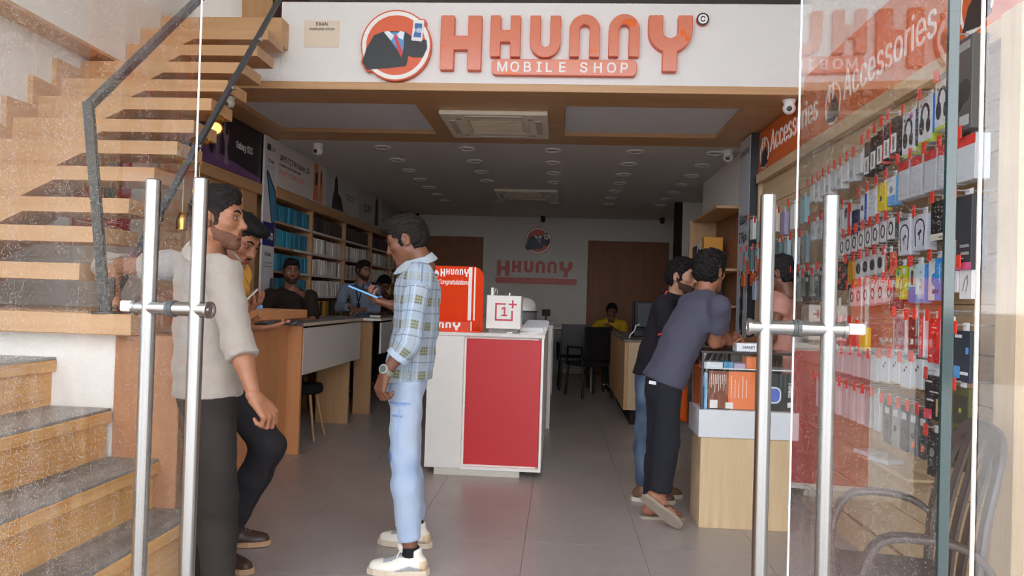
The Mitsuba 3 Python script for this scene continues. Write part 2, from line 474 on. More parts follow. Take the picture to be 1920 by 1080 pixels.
def glass_door(name, hinge, free, label, hcol, fcol, handle_in, lock_side):
    hinge, free = np.array([*hinge, 0.0]), np.array([*free, 0.0])
    d = (free - hinge) / np.linalg.norm(free - hinge)
    n = np.array([-d[1], d[0], 0.0])
    z0, z1 = 0.012, 2.75
    t = struct(name, None, None, label=label)
    part(t, 'pane', sheet(hinge, free, z0, z1), 'pane')
    R = np.stack([d, n, [0, 0, 1]], 1)
    for p, c, L in ((hinge, hcol, 0.004), (free, fcol, 0.0015)):  # free edge painted pale to stand for the light caught in the glass
        part(t, 'glass_edge', obox(p + d * (L if p is hinge else -L) + [0, 0, (z0 + z1) / 2], [L, 0.006 if p is hinge else 0.0022, (z1 - z0) / 2], R, 0.0008), 'glass_edge', c)
    for p in (z0, z1 - 0.06):
        part(t, 'patch_fitting', obox(hinge + d * 0.09 + [0, 0, p + 0.03], [0.085, 0.016, 0.045], R, 0.003), 'brushed_steel')
    hc = free - d * handle_in
    h = part(t, 'pull_handle', None, None) if False else key_for(t + '__pull_handle')
    off = 0.0655
    rod = cat(cyl(hc + n * off + [0, 0, 0.33], hc + n * off + [0, 0, 1.545], 0.0162, 28, c=0.003))
    put(h, rod, 'brushed_steel', smooth=40)
    part(h, 'rod', cyl(hc - n * off + [0, 0, 0.33], hc - n * off + [0, 0, 1.545], 0.0162, 28, c=0.003), 'brushed_steel', smooth=40)
    for z in (1.256, 0.62):
        for s in (-1, 1):
            part(h, 'standoff', cyl(hc + n * s * 0.008 + [0, 0, z], hc + n * s * (off + 0.03) + [0, 0, z], 0.0155, 24), 'brushed_steel', smooth=40)
            part(h, 'gasket', cyl(hc + n * s * 0.0005 + [0, 0, z], hc + n * s * 0.008 + [0, 0, z], 0.0185, 24), 'satin', (70, 72, 70), smooth=40)
            part(h, 'end_ring', cat(lathe([(0.0, 0.0), (0.0185, 0), (0.0185, 0.007), (0.0135, 0.007), (0.0125, 0.004), (0.0, 0.004)], 24, hc + n * s * (off + 0.03) + [0, 0, z], n * s), cyl(hc + n * s * (off + 0.033) + [0, 0, z], hc + n * s * (off + 0.037) + [0, 0, z], 0.006, 12)), 'brushed_steel', smooth=40)
    c = hc + n * lock_side * (off + 0.055) + [0, 0, 1.258]
    part(h, 'lock_cap', obox(c, [0.012, 0.018, 0.012], R, 0.003), 'satin', (216, 206, 200), label='pale plastic lock cap')
    return t


def dust(parent, a, b, z0, z1, off, n, seed, streak=1.0):
    """dried dust specks on one face of a pane"""
    g = np.random.default_rng(seed)
    a, b = np.array([*a, 0.0]), np.array([*b, 0.0])
    d = (b - a) / np.linalg.norm(b - a)
    nn = np.array([-d[1], d[0], 0.0])
    L = np.linalg.norm(b - a)
    u, z = g.uniform(0.01, L - 0.01, n * 2), g.uniform(z0, z1, n * 2)
    den = 0.45 * meshkit.fbm(np.stack([u * 9, z * 2.2, u * 0 + seed], 1), 4) + 0.55 * meshkit.fbm(np.stack([u * 45, z * 2.5, u * 0 + 7], 1), 3)
    keep = g.random(n * 2) < np.clip((den - 0.25) * 1.7, 0.05, 1)
    u, z = u[keep][:n], z[keep][:n]
    m = len(u)
    r = g.uniform(0.00035, 0.0007, m)
    t = g.uniform(0, 2 * np.pi, m)
    V = []
    for k in range(3):
        q = t + k * 2.094
        V.append(a + (u + r * np.cos(q))[:, None] * d + nn * off + (z + r * 1.6 * np.sin(q))[:, None] * np.array([0, 0, 1.0]))
    V = np.stack(V, 1).reshape(-1, 3)
    part(parent, 'dust', trimesh.Trimesh(V, np.arange(3 * m).reshape(-1, 3), process=False), 'matte', (206, 200, 192), stuff=True, label='pale dried dust specks on the glass')


glass_door('door_1', (-1.03, 0.93), (-0.842, 1.66), 'frameless glass door leaf opened inwards before the staircase', (60, 84, 78), (206, 214, 212), 0.058, 1)
glass_door('door_2', (0.467, 0.93), (0.5115, 1.67), 'frameless glass door leaf opened inwards before the accessory wall', (34, 50, 48), (200, 208, 204), 0.025, -1)
dust('door_1', (-1.03, 0.93), (-0.842, 1.66), 0.45, 2.05, 0.0008, 130000, 3)
dust('door_2', (0.467, 0.93), (0.5115, 1.67), 0.45, 2.05, 0.0008, 70000, 4)
w = struct('window_1', None, None, label='fixed glass panel at the right of the shop front')
part(w, 'pane', sheet((0.504, 0.93), (1.62, 0.93), -0.02, 5.3), 'pane')
part(w, 'glass_edge', bx(0.4975, 0.5015, 0.928, 0.932, -0.02, 5.3, 0.0008), 'glass_edge', (206, 194, 178))  # warm pale colour stands in for the lit edge of the glass
w = struct('window_2', None, None, label='fixed glass panel at the left of the shop front')
part(w, 'pane', sheet((-3.1, 0.93), (-1.06, 0.93), -0.02, 5.3), 'pane')
part(w, 'glass_edge', bx(-1.062, -1.056, 0.924, 0.936, -0.02, 5.3, 0.001), 'glass_edge', (126, 142, 140))

# ------------------------------------------------------------------ shop sign
A_, B_ = L3((214, 124, 96)), L3((226, 104, 34))


def _worn(p, n, uv):
    g = fbm(p.x * 5.0 + 3.0, p.y * 2.0, p.z * 5.0 + 1.7, 3)
    h = fbm(p.x * 14.0, p.y * 3.0, p.z * 14.0, 2)
    t = smoothstep(0.62, 0.64, g + 0.10 * (h - 0.5))
    return mix(A_, B_, t)


bsdf('worn_orange', base_color=proc(_worn), roughness=0.16, specular=0.5)
OR = (206, 92, 56)


def letter_H(w, h, s, bar):
    return unary_union([sbox(0, 0, s, h), sbox(w - s, 0, w, h), sbox(0, h / 2 - bar / 2, w, h / 2 + bar / 2)])


def arch(w, h, s, up):
    r = w / 2
    o = unary_union([sbox(0, 0, w, h - r), Point(r, h - r).buffer(r, 24)]).intersection(sbox(0, 0, w, h))
    i = unary_union([sbox(s, -0.01, w - s, h - r), Point(r, h - r).buffer(r - s, 24)])
    q = o.difference(i)
    return affinity.scale(q, 1, -1, origin=(0, h / 2)) if up else q


def letter_Y(w, h, s):
    hu = h * 0.66
    u = affinity.translate(arch(w, hu, s, True), 0, h - hu)
    return unary_union([u, sbox(w / 2 - s / 2, 0, w / 2 + s / 2, h - hu + s)])


def hhunny(k=1.0):
    """the six letters of the shop name as (name, polygon) in metres, x from 0"""
    return [('H', letter_H(0.294, 0.39, 0.098, 0.10)),
            ('H', affinity.translate(letter_H(0.214, 0.295, 0.072, 0.085), 0.356, 0.098)),
            ('U', affinity.translate(arch(0.216, 0.298, 0.074, True), 0.638, 0.095)),
            ('N', affinity.translate(arch(0.214, 0.30, 0.072, False), 0.916, 0.102)),
            ('N', affinity.translate(arch(0.214, 0.30, 0.072, False), 1.192, 0.106)),
            ('Y', affinity.translate(letter_Y(0.305, 0.395, 0.10), 1.467, 0.005))]


def rounded(poly, r):
    return poly.buffer(-r, 6).buffer(r, 6).buffer(r * 0.5, 4).buffer(-r * 0.5, 4)


X3, Z3 = (1, 0, 0), (0, 0, 1)
sg = thing('shop_sign', 'faded orange raised lettering HHUNNY with mobile shop plate on the white board', 'sign')
for nme, pl in hhunny():
    pl = rounded(pl, 0.008)
    L = part(sg, 'letter', on_plane(ext(pl, 0.052), (-0.904, 5.30, 2.917), X3, Z3), 'satin', OR)
    part(L, 'face', on_plane(ext(pl.buffer(-0.004), 0.004), (-0.904, 5.249, 2.917), X3, Z3), 'worn_orange')
pl = sbox(-0.532, 2.887, 0.49, 3.001).buffer(-0.035).buffer(0.035, 8)
pt = part(sg, 'name_plate', on_plane(ext(pl, 0.045), (0, 5.30, 0), X3, Z3), 'satin', OR)
part(pt, 'face', on_plane(ext(pl.buffer(-0.004), 0.004), (0, 5.256, 0), X3, Z3), 'worn_orange')
xx = -0.50
for ch in ('M', 'O', 'B', 'I', 'L', 'E', None, 'S', 'H', 'O', 'P'):
    if ch:
        m = text(ch, 0.068, 0.004, True)
        part(pt, 'letter', on_plane(m, (xx, 5.252, 2.911), X3, Z3), 'satin', (232, 226, 222))
        xx += 0.062 if ch == 'I' else 0.094
    else:
        xx += 0.055
c = part(sg, 'copyright_badge', on_plane(ext(Point(0.94, 3.30).buffer(0.043, 16), 0.03), (0, 5.30, 0), X3, Z3), 'satin', OR)
part(c, 'ring', on_plane(ext(Point(0.94, 3.30).buffer(0.043, 16).difference(Point(0.94, 3.30).buffer(0.033, 16)), 0.004), (0, 5.270, 0), X3, Z3), 'satin', (44, 46, 52))
part(c, 'disc', on_plane(ext(Point(0.94, 3.30).buffer(0.033, 16), 0.003), (0, 5.270, 0), X3, Z3), 'satin', (236, 234, 230))
part(c, 'letter', on_plane(text('C', 0.036, 0.003, True, True), (0.94, 5.267, 3.282), X3, Z3), 'satin', (44, 46, 52))


def emblem(parent_thing, o, s, d0=0.05):
    """round badge: orange disc in a white ring, dark jacket with collar and tie, and a phone with its mark"""
    ox, oy, oz = o

    def pl(poly, depth, back, col, name, par, mat='satin'):
        return part(par, name, on_plane(ext(affinity.scale(poly, s, s, origin=(0, 0)), depth), (ox, oy - back, oz), X3, Z3), mat, col)
    t = parent_thing
    disc = Point(0, 0).buffer(0.245, 40)
    jacket = Polygon([(-0.225, -0.12), (-0.20, -0.03), (-0.15, 0.06), (-0.085, 0.085), (0.06, 0.085), (0.12, 0.045), (0.165, 0.02), (0.21, 0.03), (0.215, -0.02), (0.19, -0.075), (0.13, -0.075), (0.085, -0.06), (0.07, -0.14), (-0.05, -0.155), (-0.20, -0.165)]).buffer(0.012, 4)
    phone = affinity.rotate(sbox(0.125, 0.035, 0.19, 0.175).buffer(0.006, 4), -5)
    b = pl(unary_union([disc.buffer(0.01), jacket.buffer(0.012), phone.buffer(0.012)]), d0, 0, OR, 'badge', t)
    pl(disc, 0.002, d0 + 0.0, (234, 230, 226), 'ring', b)
    pl(Point(0, 0).buffer(0.215, 40), 0.002, d0 + 0.002, (216, 96, 58), 'disc', b)
    j = pl(jacket, 0.003, d0 + 0.004, (46, 48, 52), 'jacket', t)
    pl(Polygon([(-0.085, 0.09), (0.062, 0.09), (0.058, -0.02), (0.045, -0.09), (0.01, -0.03)]), 0.002, d0 + 0.007, (92, 146, 200), 'shirt', j)
    pl(Polygon([(-0.088, 0.092), (-0.055, 0.10), (-0.012, 0.066), (-0.035, 0.03)]), 0.002, d0 + 0.009, (226, 232, 238), 'collar', j)
    pl(Polygon([(0.062, 0.092), (0.03, 0.10), (0.0, 0.066), (0.05, 0.035)]), 0.002, d0 + 0.009, (226, 232, 238), 'collar', j)
    pl(Polygon([(-0.012, 0.07), (0.012, 0.07), (0.014, 0.045), (0.055, -0.06), (0.044, -0.09), (0.026, -0.06), (-0.008, 0.045)]), 0.002, d0 + 0.011, (212, 60, 60), 'tie', j)
    ph = pl(phone, 0.006, d0 + 0.004, (228, 228, 230), 'phone', t)
    pl(affinity.rotate(sbox(0.131, 0.055, 0.184, 0.155), -5, origin=(0.1575, 0.105)), 0.001, d0 + 0.010, (62, 108, 164), 'screen', ph)
    m = text('HB', 0.03 * s, 0.001, True, True)
    part(ph, 'mark', on_plane(m, (ox + 0.158 * s, oy - d0 - 0.011, oz + 0.09 * s), X3, Z3), 'satin', (236, 238, 240))


emblem(sg, (-1.225, 5.30, 3.09), 1.0)
# flat paper notice on the board
nt = single('paper_notice', 'small cream notice with printed words on the left end of the white board', 'notice', bx(-1.915, -1.655, 5.296, 5.2995, 3.088, 3.282, 0.0005), 'matte', (222, 206, 186))
part(nt, 'lettering', on_plane(text('EXAN', 0.024, 0.001, True, True), (-1.785, 5.2955, 3.245), X3, Z3), 'matte', (70, 70, 74))
part(nt, 'lettering', on_plane(text('COMMUNICATION', 0.015, 0.001, True, True), (-1.785, 5.2955, 3.212), X3, Z3), 'matte', (70, 70, 74))
part(nt, 'lettering', on_plane(text('mezzanine', 0.010, 0.001, False, True), (-1.785, 5.2955, 3.19), X3, Z3), 'matte', (120, 116, 112)) if False else None

# rear wall sign: the same lettering in dull red over a long plate, with the badge above
bs = thing('wall_sign', 'dull red raised HHUNNY lettering with round emblem on the pale back wall', 'sign')
for nme, pl in hhunny():
    pl = affinity.scale(pl, 0.765, 0.70, origin=(0, 0))
    L = part(bs, 'letter', on_plane(ext(pl, 0.03), (-1.15, 13.40, 1.715), X3, Z3), 'satin', (196, 84, 66))
pl = sbox(-1.17, 1.585, 0.285, 1.69).buffer(-0.04).buffer(0.04, 8)
pt = part(bs, 'name_plate', on_plane(ext(pl, 0.03), (0, 13.40, 0), X3, Z3), 'satin', (196, 84, 66))
part(pt, 'lettering', on_plane(text('Mobile Shop', 0.05, 0.003, True, True), (-0.45, 13.367, 1.612), X3, Z3), 'satin', (214, 170, 160)) if False else None
emblem(bs, (-0.42, 13.40, 2.36), 0.95, 0.03)

# ------------------------------------------------------------------ island counter
ic = thing('island_counter', 'white island counter with a bright red front panel in the middle of the floor', 'counter')
WH, RD = (232, 229, 222), (200, 38, 44)
part(ic, 'body', cat(bx(-0.956, -0.69, 5.43, 7.55, 0.055, 1.02, 0.002), bx(-0.69, -0.145, 5.455, 7.55, 0.055, 1.02, 0.002)), 'satin', WH)
part(ic, 'frame', cat(bx(-0.69, -0.105, 5.425, 5.46, 0.05, 0.072, 0.001), bx(-0.122, -0.105, 5.425, 7.5, 0.05, 1.03, 0.001)), 'satin', (240, 238, 234))
part(ic, 'front_panel', bx(-0.672, -0.128, 5.445, 5.47, 0.085, 1.003, 0.002), 'satin', RD, label='bright red recessed panel')
part(ic, 'side_panel', bx(-0.15, -0.112, 5.46, 7.5, 0.06, 1.02, 0.001), 'maple_z', label='wooden side panel')
part(ic, 'countertop', bx(-0.97, -0.098, 5.42, 7.55, 1.02, 1.046, 0.003), 'gloss', (226, 220, 214))
part(ic, 'plinth', bx(-0.887, -0.259, 5.445, 7.3, 0.0, 0.055, 0.002), 'satin', (206, 202, 190))
ic2 = thing('island_counter', 'second white island counter continuing behind the red fronted one', 'counter')
part(ic2, 'body', bx(-0.95, -0.105, 7.62, 10.4, 0.06, 1.02, 0.002), 'satin', WH)
part(ic2, 'frame', bx(-0.118, -0.07, 7.58, 7.62, 0.0, 1.02, 0.002), 'satin', (240, 238, 234))
part(ic2, 'frame', bx(-0.112, -0.075, 10.35, 10.4, 0.0, 1.02, 0.002), 'satin', (240, 238, 234))
part(ic2, 'countertop', bx(-0.97, -0.06, 7.57, 10.45, 1.02, 1.046, 0.003), 'gloss', (206, 200, 194))

# orange congratulation stand
cs = thing('display_stand', 'orange HHUNNY congratulations stand with white stripes on the island counter', 'display stand')
SO = (226, 62, 14)
back = sbox(-1.16, 1.05, -0.575, 1.535).difference(sbox(-0.66, 1.45, -0.5, 1.6)).union(Point(-0.66, 1.45).buffer(0.085, 12)).intersection(sbox(-1.16, 1.05, -0.575, 1.54))
bk = part(cs, 'back_board', on_plane(ext(back, 0.012), (0, 5.60, 0), X3, Z3), 'matte', SO)
for a, b in ((-0.690, -0.664), (-0.648, -0.636), (-1.02, -0.995)):
    part(bk, 'stripe', bx(a, b, 5.586, 5.589, 1.13, 1.53, 0.0005), 'satin', (238, 232, 228))
m = [affinity.scale(pl, 0.122, 0.15, origin=(0, 0)) for _, pl in hhunny()]
m = cat(*[ext(q, 0.002) for q in m])
part(bk, 'lettering', on_plane(m, (-0.905, 5.587, 1.455), X3, Z3), 'satin', (240, 236, 232))
part(bk, 'badge', on_plane(ext(Point(-0.945, 1.475).buffer(0.028, 16), 0.002), (0, 5.587, 0), X3, Z3), 'satin', (236, 226, 220))
part(bk, 'badge', on_plane(ext(Polygon([(-0.968, 1.462), (-0.95, 1.478), (-0.93, 1.472), (-0.923, 1.46), (-0.94, 1.45)]), 0.002), (0, 5.585, 0), X3, Z3), 'satin', (50, 44, 44))
m = text('Congratulations', 0.034, 0.002, True, False, 0.235)
v = np.asarray(m.vertices).copy(); v[:, 0] += 0.22 * v[:, 1]
part(bk, 'lettering', on_plane(trimesh.Trimesh(v, m.faces, process=False), (-0.925, 5.587, 1.398), X3, Z3), 'satin', (240, 236, 232))
bxm = part(cs, 'front_box', bx(-1.16, -0.655, 5.45, 5.47, 1.047, 1.125, 0.002), 'satin', SO)
m = cat(*[ext(affinity.scale(q, 0.19, 0.145, origin=(0, 0)), 0.002) for _, q in hhunny()])
part(bxm, 'lettering', on_plane(m, (-1.06, 5.45, 1.058), X3, Z3), 'satin', (240, 236, 232))
part(cs, 'base', bx(-1.16, -0.575, 5.45, 5.62, 1.0465, 1.056, 0.002), 'satin', SO)
part(cs, 'side_panel', sheet((-0.60, 5.46), (-0.585, 5.59), 1.056, 1.13), 'clear_plastic', label='clear plastic side')
part(cs, 'post', bx(-0.652, -0.640, 5.45, 5.466, 1.056, 1.125, 0.001), 'satin', (232, 206, 196))

# white cube with the red emblem
ob = thing('display_cube', 'white cube with a red square and plus emblem on the island counter', 'display cube')
cb = part(ob, 'body', bx(-0.548, -0.288, 5.58, 5.84, 1.075, 1.325, 0.004), 'satin', (234, 230, 224))
part(ob, 'foot', bx(-0.53, -0.305, 5.60, 5.82, 1.0465, 1.0755, 0.002), 'satin', (120, 118, 116))
EM = (196, 56, 74)
def cm(x0, x1, z0, z1):
    return bx(-0.548 + 0.26 * x0, -0.548 + 0.26 * x1, 5.5785, 5.581, 1.075 + 0.25 * z0, 1.075 + 0.25 * z1, 0.0003)
part(cb, 'emblem', cat(cm(.25, .56, .72, .77), cm(.25, .30, .24, .77), cm(.25, .77, .24, .29), cm(.72, .77, .24, .55)), 'satin', EM)
part(cb, 'emblem', cat(cm(.635, .875, .715, .765), cm(.73, .78, .62, .86)), 'satin', EM)
part(cb, 'digit', on_plane(text('1', 0.066, 0.002, True, True), (-0.413, 5.5797, 1.172), X3, Z3), 'satin', EM)
part(ob, 'bracket', cat(bx(-0.525, -0.505, 5.66, 5.69, 1.325, 1.382, 0.002), bx(-0.388, -0.375, 5.64, 5.66, 1.325, 1.345, 0.002)), 'satin', (228, 226, 222))
part(ob, 'bracket', tube([(-0.505, 5.675, 1.33), (-0.490, 5.675, 1.375), (-0.478, 5.675, 1.37), (-0.478, 5.675, 1.33)], 0.004, 6), 'satin', (180, 178, 172), smooth=True)

# boxes, slips and other goods on the island
for k in range(7):
    single('phone_tray', f'white phone display rest, {_rn[k]} one behind the white cube on the island counter', 'phone rest', bx(-0.30, -0.10 + 0.008 * (k % 2), 5.98 + 0.17 * k, 6.06 + 0.17 * k, 1.0465, 1.085 + 0.004 * k, 0.003), 'gloss', (222, 226, 230), group='phone rests on the island counter')
single('white_box', 'low white carton beside the phone rests on the island counter', 'box', bx(-0.31, -0.12, 5.87, 5.95, 1.0465, 1.082, 0.003), 'satin', (226, 228, 230))
single('paper_slip', 'white price slip lying at the front edge before the cube', 'slip', bx(-0.285, -0.165, 5.49, 5.52, 1.0465, 1.052, 0.001), 'satin', (238, 234, 230))
single('paper_slip', 'small clear white price slip close to the foot of the cube', 'slip', bx(-0.385, -0.345, 5.50, 5.54, 1.0465, 1.056, 0.001), 'satin', (230, 228, 226))
single('paper_slip', 'white price slip beside the cube near the phone rests', 'slip', bx(-0.235, -0.135, 5.70, 5.73, 1.0465, 1.053, 0.001), 'satin', (236, 234, 230))
hl = thing('helmet', 'white and silver motorcycle helmet on the rear island counter', 'helmet')
dome = lathe([(0.0, 0.13), (0.05, 0.125), (0.09, 0.10), (0.118, 0.055), (0.125, 0.0), (0.122, -0.015)], 28, (-0.36, 7.78, 1.19))
part(hl, 'shell', dome, 'gloss', (228, 226, 222), smooth=True)
part(hl, 'visor', lathe([(0.122, 0.0), (0.120, -0.05), (0.108, -0.105), (0.09, -0.125), (0.0, -0.125)], 28, (-0.36, 7.78, 1.175)), 'gloss', (120, 120, 122), smooth=True)
part(hl, 'rim', lathe([(0.121, 0.01), (0.13, 0.0), (0.121, -0.01)], 28, (-0.36, 7.78, 1.178)), 'satin', (70, 70, 72), smooth=True)
pl_ = thing('phone_holder', 'black phone holder standing on the far end of the rear island counter', 'phone holder')
part(pl_, 'base', cyl((-0.16, 8.9, 1.046), (-0.16, 8.9, 1.056), 0.05, 16), 'satin', (40, 40, 42))
part(pl_, 'stem', cyl((-0.16, 8.9, 1.056), (-0.16, 8.9, 1.11), 0.012, 10), 'satin', (40, 40, 42))
part(pl_, 'clamp', obox((-0.16, 8.89, 1.15), (0.05, 0.015, 0.04), rotx(0.4), 0.006), 'satin', (44, 44, 46))

# ------------------------------------------------------------------ accessory counter at the right
rc = thing('glass_counter', 'oak accessory counter with white band and glass showcase by the right wall', 'counter')
part(rc, 'base', bx(0.845, 1.365, 4.44, 4.73, 0.0, 0.53, 0.003), 'oak')
part(rc, 'band', bx(0.828, 1.40, 4.425, 4.76, 0.53, 0.69, 0.003), 'satin', (206, 207, 208), label='pale white band under the showcase')
sc_ = part(rc, 'showcase', cat(bx(0.838, 0.85, 4.435, 4.447, 0.69, 1.02, 0.001), bx(1.378, 1.39, 4.435, 4.447, 0.69, 1.02, 0.001), bx(0.838, 0.85, 4.738, 4.75, 0.69, 1.02, 0.001), bx(1.378, 1.39, 4.738, 4.75, 0.69, 1.02, 0.001)), 'satin', (70, 68, 66))
part(sc_, 'pane', sheet((0.85, 4.44), (1.378, 4.44), 0.69, 1.02), 'pane')
part(sc_, 'pane', sheet((0.844, 4.447), (0.844, 4.738), 0.69, 1.02), 'pane')
part(rc, 'countertop', bx(0.83, 1.398, 4.43, 4.76, 1.02, 1.034, 0.002), 'gloss', (64, 58, 54), label='dark glass top')
part(rc, 'shelf', bx(0.85, 1.38, 4.47, 4.735, 0.925, 0.932, 0.001), 'gloss', (214, 222, 218), label='glass shelf')
part(rc, 'back_panel', bx(0.85, 1.38, 4.725, 4.735, 0.69, 1.02, 0.001), 'matte', (70, 60, 54))
pt = single('poster', 'orange printed poster leaning inside the showcase behind its front glass', 'poster', bx(1.00, 1.155, 4.462, 4.468, 0.695, 0.915, 0.001), 'satin', (222, 112, 44))
p2 = single('poster', 'brown printed poster with white lines of text inside the showcase', 'poster', bx(0.885, 0.998, 4.462, 4.468, 0.695, 0.915, 0.001), 'satin', (128, 74, 48))
for k in range(9):
    hgt = 0.05 + 0.09 * rng.random()
    part(p2, 'text_line', bx(0.90 + 0.0105 * k, 0.9035 + 0.0105 * k, 4.4605, 4.462, 0.895 - hgt, 0.895, 0.0002), 'satin', (226, 214, 204))
for k in range(5):
    part(pt, 'text_line', bx(1.015 + 0.022 * k, 1.019 + 0.022 * k, 4.4605, 4.462, 0.76, 0.89 - 0.02 * (k % 3), 0.0002), 'satin', (240, 206, 180))
for a in (0.895, 0.985):
    part(p2, 'code_label', bx(a, a + 0.045, 4.4595, 4.461, 0.697, 0.745 - (a > 0.95) * 0.012, 0.0002), 'satin', (226, 222, 216))
single('carton', 'pale blue slim carton at the left edge inside the showcase', 'box', bx(0.862, 0.88, 4.46, 4.60, 0.692, 0.90, 0.001), 'satin', (120, 176, 210))
single('carton', 'cream patterned carton beside the orange poster inside the showcase', 'box', bx(1.165, 1.195, 4.46, 4.60, 0.692, 0.91, 0.001), 'satin', (222, 206, 160))
wp = single('poster', 'dark green poster with a blue glowing smartwatch and upright name inside the showcase', 'poster', bx(1.225, 1.37, 4.462, 4.468, 0.70, 0.91, 0.001), 'satin', (48, 54, 50))
rr = lambda s_: sbox(1.262 - s_, 0.785 - s_ * 1.15, 1.262 + s_, 0.785 + s_ * 1.15).buffer(-s_ * .8).buffer(s_ * .8, 8)  # noqa: E731
part(wp, 'watch_ring', on_plane(ext(rr(0.042).difference(rr(0.034)), 0.0015), (0, 4.462, 0), X3, Z3), 'satin', (214, 220, 236))
part(wp, 'watch_face', on_plane(ext(rr(0.032), 0.0012), (0, 4.462, 0), X3, Z3), 'satin', (96, 112, 190))
part(wp, 'lettering', on_plane(text('Toreto', 0.021, 0.001, True), (1.345, 4.4615, 0.865), (0, 0, -1), (1, 0, 0)), 'satin', (232, 226, 224))
part(wp, 'code_label', bx(1.342, 1.362, 4.460, 4.462, 0.715, 0.745, 0.0002), 'satin', (226, 220, 220))
single('carton', 'white and blue flat carton on the glass shelf of the showcase', 'box', bx(0.86, 0.97, 4.48, 4.62, 0.932, 0.965, 0.001), 'satin', (216, 220, 222))
single('carton', 'teal flat carton on the glass shelf of the showcase', 'box', bx(0.975, 1.03, 4.48, 4.62, 0.932, 0.968, 0.001), 'satin', (66, 140, 172))
single('carton', 'lilac flat carton on the glass shelf of the showcase', 'box', bx(1.035, 1.10, 4.48, 4.62, 0.932, 0.962, 0.001), 'satin', (176, 156, 186))
single('carton', 'orange upright carton on the glass shelf of the showcase', 'box', bx(1.105, 1.20, 4.48, 4.60, 0.932, 1.005, 0.001), 'satin', (222, 116, 52))
cb = single('carton', 'small white carton with printed word on top of the dark showcase top', 'box', bx(1.045, 1.19, 4.47, 4.58, 1.0345, 1.082, 0.002), 'satin', (230, 230, 232))
part(cb, 'lettering', on_plane(text('SMART', 0.016, 0.0005, True, True), (1.115, 4.4698, 1.05), X3, Z3), 'satin', (70, 72, 84))

bg = thing('shopping_bag', 'orange cloth bag hanging beside the counter behind the leaning man', 'bag')
_b = manifold3d.Manifold.hull_points([[0.76 + 0.02 * i, 4.86 + 0.05 * j, z] for i, j, z in ((0, 0, 0.56), (4, 0, 0.54), (0, 2, 0.56), (4, 2, 0.55), (0, 0, 0.82), (4, 0, 0.84), (0.5, 1, 0.92), (3.5, 1, 0.92))]).refine_to_length(0.03)
_m = _b.to_mesh(); _v = np.asarray(_m.vert_properties[:, :3], float); _v = _v + 0.02 * (np.stack([meshkit.noise(_v * 14, q) for q in range(3)], 1) - 0.5)
part(bg, 'body', trimesh.Trimesh(_v, _m.tri_verts, process=False), 'cloth', (214, 96, 36), True)
part(bg, 'strap', tube([(0.775, 4.91, 0.90), (0.78, 4.91, 1.0), (0.80, 4.91, 1.035), (0.83, 4.91, 1.0), (0.835, 4.91, 0.90)], 0.006, 6), 'cloth', (206, 90, 36), True)
# ------------------------------------------------------------------ rear right counter
fc = thing('rear_counter', 'oak counter with grey stone top by the right wall in the shadows', 'counter')
part(fc, 'body', bx(0.74, 1.30, 8.0, 10.2, 0.16, 0.885, 0.003), 'oak')
part(fc, 'side_panel', bx(0.70, 0.742, 7.99, 10.2, 0.16, 0.885, 0.003), 'maple_z', label='shadowed side panel')
part(fc, 'countertop', bx(0.69, 1.32, 7.97, 10.2, 0.885, 0.91, 0.003), 'stone')
part(fc, 'plinth', bx(0.78, 1.25, 8.06, 10.1, 0.0, 0.16, 0.002), 'matte', (40, 36, 34))
mo = thing('monitor', 'black computer monitor seen from behind on the rear oak counter', 'monitor')
part(mo, 'screen', bx(0.86, 1.30, 8.38, 8.42, 1.03, 1.30, 0.006), 'satin', (36, 40, 48))
part(mo, 'stand', bx(1.04, 1.12, 8.40, 8.43, 0.92, 1.1, 0.004), 'satin', (30, 32, 36))
part(mo, 'base', bx(0.97, 1.19, 8.33, 8.52, 0.911, 0.925, 0.004), 'satin', (30, 32, 36))
pr = thing('printer', 'black box printer behind the monitor on the rear counter', 'printer')
part(pr, 'body', bx(0.86, 1.20, 8.7, 8.95, 0.911, 1.32, 0.01), 'satin', (34, 32, 32))
part(pr, 'tray', bx(0.90, 1.16, 8.62, 8.70, 1.0, 1.02, 0.003), 'satin', (54, 52, 52))
single('cable', 'white cable curling over the edge of the rear oak counter', 'cable', tube([(0.86, 8.06, 1.07), (0.82, 8.05, 1.06), (0.80, 8.04, 1.0), (0.76, 8.02, 0.96), (0.75, 8.06, 0.92)], 0.008, 8), 'satin', (220, 218, 214), smooth=True)
# ------------------------------------------------------------------ people: signed distance fields turned into meshes
Z = np.array([0, 0, 1.0])


def smin(a, b, k):
    h = np.clip(0.5 + 0.5 * (b - a) / k, 0, 1)
    return b + (a - b) * h - k * h * (1 - h)


def smax(a, b, k):
    return -smin(-a, -b, k)


